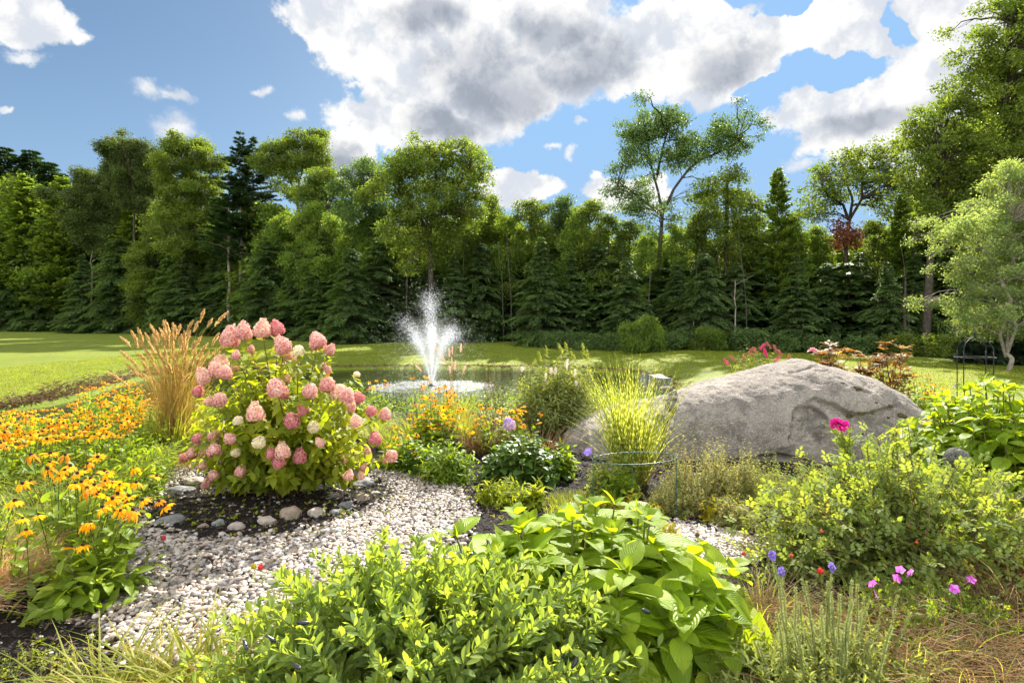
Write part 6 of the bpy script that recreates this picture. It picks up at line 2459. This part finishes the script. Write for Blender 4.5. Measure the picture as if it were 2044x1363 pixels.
    root = thing('garden_obelisk', 'black iron garden obelisk with four legs, arched domed top and a finial', 'trellis', g)
    w = .26
    zt = topz(690, Y)
    ztop = topz(674, Y)
    ang = [R(20) + k * math.pi / 2 for k in range(4)]
    for a in ang:
        x, y = math.cos(a) * w, math.sin(a) * w
        b = B()
        b.tube(np.array([[x, y, -.05], [x, y, .5], [x, y, 1.0], [x, y, zt - .08]]), .0075, 6, cap=True)
        b.build('leg', mi, root)
        b = B()
        t = np.linspace(0, math.pi / 2, 9)
        b.tube(np.stack([x * np.cos(t), y * np.cos(t), zt - .08 + (ztop - zt + .08) * np.sin(t)], -1), .007, 6)
        b.build('arch', mi, root)
    for z in (topz(713, Y), topz(772, Y), .25):
        b = B()
        a = np.linspace(0, 2 * math.pi, 33)
        b.tube(np.stack([np.cos(a) * w, np.sin(a) * w, np.full(33, z)], -1), .005, 6)
        b.build('hoop', mi, root)
    b = B()
    b.tube(np.array([[0, 0, ztop - .01], [0, 0, ztop + .01], [0, 0, ztop + .03], [0, 0, ztop + .05], [0, 0, ztop + .07], [0, 0, ztop + .09], [0, 0, ztop + .13]]), np.array([.012, .022, .012, .024, .020, .008, .002]), 10, cap=True)
    b.build('finial', mi, root)

    # grey twig ball in the right hydrangea
    q = Q(1910, 915, 4.35)
    b = B()
    n = 1500
    u = unit(rs.normal(0, 1, (n, 3)))
    p0 = u * .085 * rs.uniform(.55, 1, (n, 1))
    s1 = unit(np.cross(u, rs.normal(0, 1, (n, 3))))
    K = 5
    t = np.linspace(-1, 1, K)[None, :, None]
    pp = p0[:, None] + s1[:, None] * t * .04
    pp = unit(pp) * np.linalg.norm(p0, axis=1)[:, None, None]
    b.tube(pp, .0011, 3)
    root = thing('twig_ball', 'grey ball of fine dry stems nestled low in the right hydrangea', 'garden ornament', q)
    b.build('woven_stems', plainmat('grey_twig', (.30, .30, .24), (.16, .16, .13), .9, 40), root)
    b = B()
    V, fc, uv = tpl_stone(2, 4, 1, .1)
    b.add(V * .06, fc)
    b.build('core', plainmat('dark_twig', (.05, .05, .042), (.02, .02, .018), .9, 60), root)
    b = B()
    b.tube(np.array([[0, 0, -.1], [0, .02, -.4], [0, .03, -q[2]]]), .008, 5)
    b.build('stake', M_WOODY, root)


behind_rock()


# ---------------------------------------------------------------- bottom right
def bottom_right():
    g = np.array([1.32, 2.45, 0])
    root = thing('speedwell', 'speedwell plant with many slim pale green seed spikes at the bottom right, three tipped violet', 'plant', g)
    msp = leafmat('spike_green', (.22, .26, .09), (.32, .36, .14), (.40, .40, .20), tr=.35, tint=(1.6, 1.5, .6), rough=.6, spec=.3, patch=0)
    mv = petalmat('violet_floret', (.22, .16, .62), (.32, .24, .72), (.4, .3, .75))
    tips = [(1542, 1108, 1), (1560, 1140, 1), (1600, 1155, 0), (1610, 1160, 0), (1588, 1172, 0), (1661, 1132, 1), (1653, 1160, 0), (1648, 1182, 0), (1676, 1185, 0), (1700, 1157, 0), (1702, 1200, 0), (1640, 1208, 0), (1718, 1218, 0), (1737, 1198, 0), (1762, 1208, 0),
            (1792, 1188, 0), (1818, 1222, 0), (1577, 1233, 0), (1597, 1200, 0), (1512, 1280, 0), (1630, 1280, 0), (1660, 1180, 0), (1690, 1240, 0), (1725, 1190, 0), (1750, 1250, 0), (1812, 1330, 0), (1550, 1220, 0), (1620, 1235, 0), (1682, 1262, 0), (1770, 1290, 0), (1500, 1330, 0), (1735, 1275, 0), (1835, 1270, 0), (1530, 1310, 0), (1585, 1240, 0), (1605, 1260, 0), (1668, 1230, 0), (1780, 1250, 0), (1712, 1165, 0)]
    bs = B()
    for i, (px, py, v) in enumerate(tips):
        Y = 2.5 + rs.normal(0, .12)
        e = Q(px, py, Y) - g
        p = curve_path((e[0] * .75 + rs.normal(0, .02), e[1] * .7, max(-.0, e[2] - .6)), e, 10, 0, .004, (0, 0, 1))
        bs.tube(p[:3], .0025, 4)
        b = B()
        sp = p[2:] - p[2]
        b.tube(sp, np.linspace(.0034, .0022, 8), 6)
        n = 480
        q = rs.random(n)
        pt, dd = along(sp[None], q[None])
        pt, dd = pt[0], dd[0]
        u = unit(np.cross(dd, rs.normal(0, 1, (n, 3))))
        b.scatter(tpl_diamond(.7, .1), pt + u * .0028, unit(u + dd * .6), dd, .0075)
        b.build('seed_spike', msp, root, p[2])
        if v:
            b = B()
            n = 70
            u = unit(rs.normal(0, 1, (n, 3)))
            b.scatter(tpl_diamond(.7, .1), u * .005, u, rs.normal(0, 1, (n, 3)), .012)
            o = b.build('violet_tip', mv, root, e)
            o['label'] = 'violet flowering tip'
            o.scale = (1, 1, 1.5)
    bs.build('stems', msp, root)
    b = B()
    sh = shoots(420, .4, (.58, .36, .30), 6, .0, .4, jit=.015, shell=.5)
    leaf_shoots(b, sh, 13, .15, 1.0, L_LONG, .045, .8, .2, .2, whorl=2, decussate=True)
    b.build('foliage', M_SAGE, root)

    def tangle(px, Y, label, n, r, h, seed):
        g = P(px, 2000)
        g = np.array([(px - 1022) / F * Y, Y, 0])
        root = thing('dry_grass_clump', label, 'dry grass', g, 'dry grass clumps at the bottom right')
        b = B()
        blades(b, int(n * .45), r, (.15, .38), (.3, 1.3), 1.0, .0035, 9, wob=.09)
        # loose fallen stems
        m_ = n // 2
        p0 = np.stack([rs.uniform(-r * 1.3, r * 1.3, m_), rs.uniform(-r, r, m_), rs.uniform(.01, h, m_)], -1)
        d = unit(np.stack([rs.normal(0, 1, m_), rs.normal(0, .6, m_), rs.normal(0, .3, m_)], -1))
        t = np.linspace(-1, 1, 7)[None, :, None]
        pp = p0[:, None] + d[:, None] * t * rs.uniform(.05, .2, (m_, 1, 1)) + np.cumsum(rs.normal(0, .006, (m_, 7, 3)), 1)
        b.ribbon(pp, rs.normal(0, 1, (m_, 3)), .003)
        b.build('dry_blades', M_DRY, root)
        b = B()
        blades(b, n // 7, r, (.15, .4), (.1, .6), .6, .005, 8)
        b.build('green_blades', M_STRAP, root)
    tangle(1880, 2.5, 'big tangle of dry brown grass between geranium and bottom edge', 1100, .34, .22, 1)
    tangle(2010, 2.6, 'dry brown grass tangle at the bottom right corner', 1000, .34, .24, 2)
    tangle(1520, 3.0, 'small tan grass heap between lime hydrangea and speedwell', 800, .14, .14, 3)
    tangle(1760, 2.75, 'dry grass heap behind the speedwell spikes', 900, .25, .16, 4)
    tangle(1700, 2.3, 'thin dry grass under the speedwell spikes', 500, .3, .1, 5)
    grass_clump(2035, 3.1, 'yellowing grass at the right edge beside the rose bush', 300, (.3, .6), (.1, .7), .7, .006, M_DRY, .2)
    leafy(2030, 3.35, 'yellow orange fading foliage at the right edge', 120, (.25, .3, .45), .05, leafmat('fading_leaf', (.30, .24, .04), (.42, .25, .04), (.45, .18, .04), tr=.5, tint=(1.6, 1.4, .5), rough=.5, patch=.2), L_OVAL, 9)


bottom_right()


leafy(30, 2.55, 'creeping small leaved ground cover on the mulch in the bottom left corner', 200, (.42, .3, .07), .022, M_SAGE, L_SMALL, 14, 'ground_cover', 'plant', zmin=.0, t0=.1, r0=.15, whorl=2)
leafy(150, 2.4, 'creeping ground cover patch before the blond strap leaves', 120, (.3, .22, .06), .022, M_SAGE, L_SMALL, 14, 'ground_cover', 'plant', zmin=.0, t0=.1, r0=.12, whorl=2)


def filler():
    """anonymous small weeds and seedlings on gravel and mulch"""
    b = B()
    n = 1500
    px = rs.uniform(-50, 1900, n)
    Y = rs.uniform(2.3, 6.2, n)
    x = (px - 1022) / F * Y
    pa = inpoly(x, Y, np.array(PATH_A))
    k = (~pa) | (rs.random(n) < .6)
    x, Y = x[k], Y[k]
    for i in range(len(x)):
        m_ = int(rs.integers(4, 11))
        a = rs.uniform(0, 6.28, m_)
        d = np.stack([np.cos(a), np.sin(a), rs.uniform(.1, 1.2, m_)], -1)
        p = np.array([x[i], Y[i], float(0.03)]) + rs.normal(0, .012, (m_, 3)) * np.array([1, 1, .2])
        b.scatter(L_SMALL[i % 2], p, d, (0, 0, 1), rs.uniform(.012, .034, m_), np.full(m_, rs.random()))
    stuff(b.build('weeds', M_HYDP))
    # far edge of the bed, towards the water: mixed low growth
    b = B()
    n = 5200
    px = rs.uniform(-150, 2200, n)
    Y = rs.uniform(8.6, 11.4, n)
    x = (px - 1022) / F * Y
    k = inpoly(x, Y, BED) & ~((px > 1230) & (Y < 8.8)) & (px > 330)
    x, Y = x[k], Y[k]
    n = len(x)
    z = H(x, Y)
    pp = []
    L_ = rs.uniform(.2, .58, n)
    a = rs.uniform(0, 6.28, n)
    t = np.linspace(0, 1, 6)[None]
    p = np.stack([x[:, None] + np.cos(a)[:, None] * t ** 2 * L_[:, None] * .5, Y[:, None] + np.sin(a)[:, None] * t ** 2 * L_[:, None] * .5, z[:, None] + L_[:, None] * t], -1)
    leaf_shoots(b, p, 7, .1, 1.0, L_LONG, .07, .9, .1, .3)
    stuff(b.build('shore_plants', M_GREEN))
    # under the left drift
    b = B()
    n = 2600
    px = rs.uniform(-200, 330, n)
    Y = rs.uniform(5.0, 9.5, n)
    x = (px - 1022) / F * Y
    a = rs.uniform(0, 6.28, n)
    L_ = rs.uniform(.2, .48, n) * np.where(Y > 7.5, .6, 1)
    x = np.where((px < 160) & (Y > 8.0), x * .0 - 5.2 * rs.uniform(.9, 1.1, n), x)
    p = np.stack([x[:, None] + np.cos(a)[:, None] * t ** 2 * L_[:, None] * .5, Y[:, None] + np.sin(a)[:, None] * t ** 2 * L_[:, None] * .5, 0 + L_[:, None] * t], -1)
    leaf_shoots(b, p, 8, .1, 1.0, L_OVAL, .07, .9, .1, .3)
    stuff(b.build('drift_foliage', M_GREEN))


filler()


# ---------------------------------------------------------------- fountain
def fountain():
    m, N = newmat('spray')
    a = principled(N, (.93, .95, .97), .25, .5)
    t = N.n('ShaderNodeBsdfTranslucent')
    t.inputs[0].default_value = (.95, .97, 1, 1)
    mx = N.n('ShaderNodeMixShader')
    mx.inputs[0].default_value = .55
    N.set(mx.inputs[1], a)
    N.set(mx.inputs[2], t.outputs[0])
    finish(N, mx.outputs[0])
    g = FOUNT.copy()
    root = thing('fountain', 'pond fountain throwing a tall white centre jet and a ring of spreading side jets', 'fountain', g)
    oct_ = (np.array([[1, 0, 0], [-1, 0, 0], [0, 1, 0], [0, -1, 0], [0, 0, 1], [0, 0, -1.]]), [np.array([[0, 2, 4], [2, 1, 4], [1, 3, 4], [3, 0, 4], [2, 0, 5], [1, 2, 5], [3, 1, 5], [0, 3, 5]])], np.zeros((6, 2)))

    def jet(vx, vy, vz, n, n2, spread, name, rmul=1.0):
        gr = 9.8
        T = 2 * vz / gr
        up = vz / gr
        b = B()
        # rising stream: dense, thin; thickens upward
        u = rs.random(n) ** .9
        t = u * up * 1.02
        sp = spread * (.06 + .9 * u ** 1.2)
        v = np.array([vx, vy, 0])
        ps = np.stack([vx * t, vy * t, vz * t - .5 * gr * t * t], -1) + rs.normal(0, 1, (n, 3)) * sp[:, None] * np.array([1, 1, 1.3])
        b.scatter(oct_, ps, (0, 1, 0), (0, 0, 1), rs.uniform(.003, .008, n) * rmul)
        # drops that fall back and fly apart
        t = up * .7 + rs.random(n2) * (T - up * .7)
        dv = rs.normal(0, 1, (n2, 3)) * np.array([.42, .42, .5]) * (1 + .3 * vz / 5)
        vel = np.array([vx, vy, vz]) * rs.uniform(.82, 1.02, (n2, 1)) + dv
        ps = vel * t[:, None] - np.array([0, 0, .5 * gr]) * (t ** 2)[:, None]
        ps = ps[ps[:, 2] > 0]
        b.scatter(oct_, ps, (0, 1, 0), (0, 0, 1), rs.uniform(.003, .0085, len(ps)))
        b.build(name, m, root)
    jet(-.12, .0, 7.5, 4200, 1500, .22, 'centre_jet', 1.0)
    for k in range(8):
        a = k / 8 * 2 * math.pi + .12
        jet(math.cos(a) * 1.55, math.sin(a) * 1.55, 6.1 + rs.normal(0, .35), 1700, 420, .15, 'side_jet')
    for k in range(6):
        a = k / 6 * 2 * math.pi + .1
        jet(math.cos(a) * .5, math.sin(a) * .5, 5.6, 350, 150, .14, 'inner_jet')
    # foam where the drops fall
    b = B()
    n = 1100
    r = 2.1 * np.sqrt(rs.random(n)) ** .8
    a = rs.uniform(0, 6.28, n)
    p = np.stack([r * np.cos(a), r * np.sin(a), np.abs(rs.normal(0, .008, n))], -1)
    b.scatter(oct_, p, (0, 1, 0), (0, 0, 1), rs.uniform(.004, .011, n))
    b.build('splash', m, root)
    # churned white water
    m2, N = newmat('churned_water')
    tc = N.n('ShaderNodeTexCoord')
    nz = N.noise(tc.outputs['Object'], 12, 6, .7)
    c = N.mix(N.mr(nz, .35, .65), (.02, .022, .025), (.10, .11, .115))
    finish(N, principled(N, c, .5, .4, N.bump(nz, .05)))
    b = B()
    nr_, na = 40, 120
    rr = np.linspace(.02, 1, nr_)
    aa = np.linspace(0, 2 * np.pi, na, endpoint=False)
    RR, AA = np.meshgrid(rr, aa, indexing='ij')
    edge = 2.1 * (1 + .2 * vnoise(np.stack([np.cos(AA) * 2, np.sin(AA) * 2, AA * 0], -1), 6))
    X, Y_ = RR * np.cos(AA) * edge, RR * np.sin(AA) * edge
    Z = .006 + .012 * fbm(np.stack([X * 5, Y_ * 5, X * 0], -1), 4, 9) * (1 - RR ** 4) - .02 * RR ** 8
    i, j = np.meshgrid(np.arange(nr_ - 1), np.arange(na), indexing='ij')
    q = np.stack([i * na + j, (i + 1) * na + j, (i + 1) * na + (j + 1) % na, i * na + (j + 1) % na], -1).reshape(-1, 4)
    b.add(np.stack([X, Y_, Z], -1), [q])
    b.build('churned_water', m2, root)
    b = B()
    b.tube(np.array([[0, 0, -.15], [0, 0, .0], [0, 0, .05], [0, 0, .08]]), np.array([.16, .16, .10, .03]), 16, cap=True)
    b.build('nozzle', plainmat('black_plastic', (.015, .015, .015), (.01, .01, .01), .5, 5), root)

    # fine mist hanging in the jets
    mv, N = newmat('mist')
    pv = N.n('ShaderNodeVolumePrincipled')
    pv.inputs['Color'].default_value = (1, 1, 1, 1)
    pv.inputs['Anisotropy'].default_value = .4
    tc = N.n('ShaderNodeTexCoord')
    nz = N.noise(tc.outputs['Object'], 3.5, 3, .6)
    sp = N.n('ShaderNodeSeparateXYZ')
    N.set(sp.inputs[0], tc.outputs['Object'])
    rad = N.vm('LENGTH', N.vm('MULTIPLY', tc.outputs['Object'], (1, 1, 0)))
    fall = N.m('SUBTRACT', 1.0, N.m('DIVIDE', rad, N.m('ADD', .22, N.m('MULTIPLY', sp.outputs[2], .42))), clamp=True)
    N.set(pv.inputs['Density'], N.m('MULTIPLY', N.m('MULTIPLY', fall, N.mr(nz, .35, .65)), N.mr(sp.outputs[2], 2.5, .3, 0, 1.3)))
    out = N.n('ShaderNodeOutputMaterial')
    N.set(out.inputs[1], pv.outputs[0])
    V, fc = ico(3)
    b = B()
    b.add(V * np.array([1.25, 1.25, 1.35]) + np.array([0, 0, 1.37]), [fc])
    b.build('mist', mv, root)


fountain()
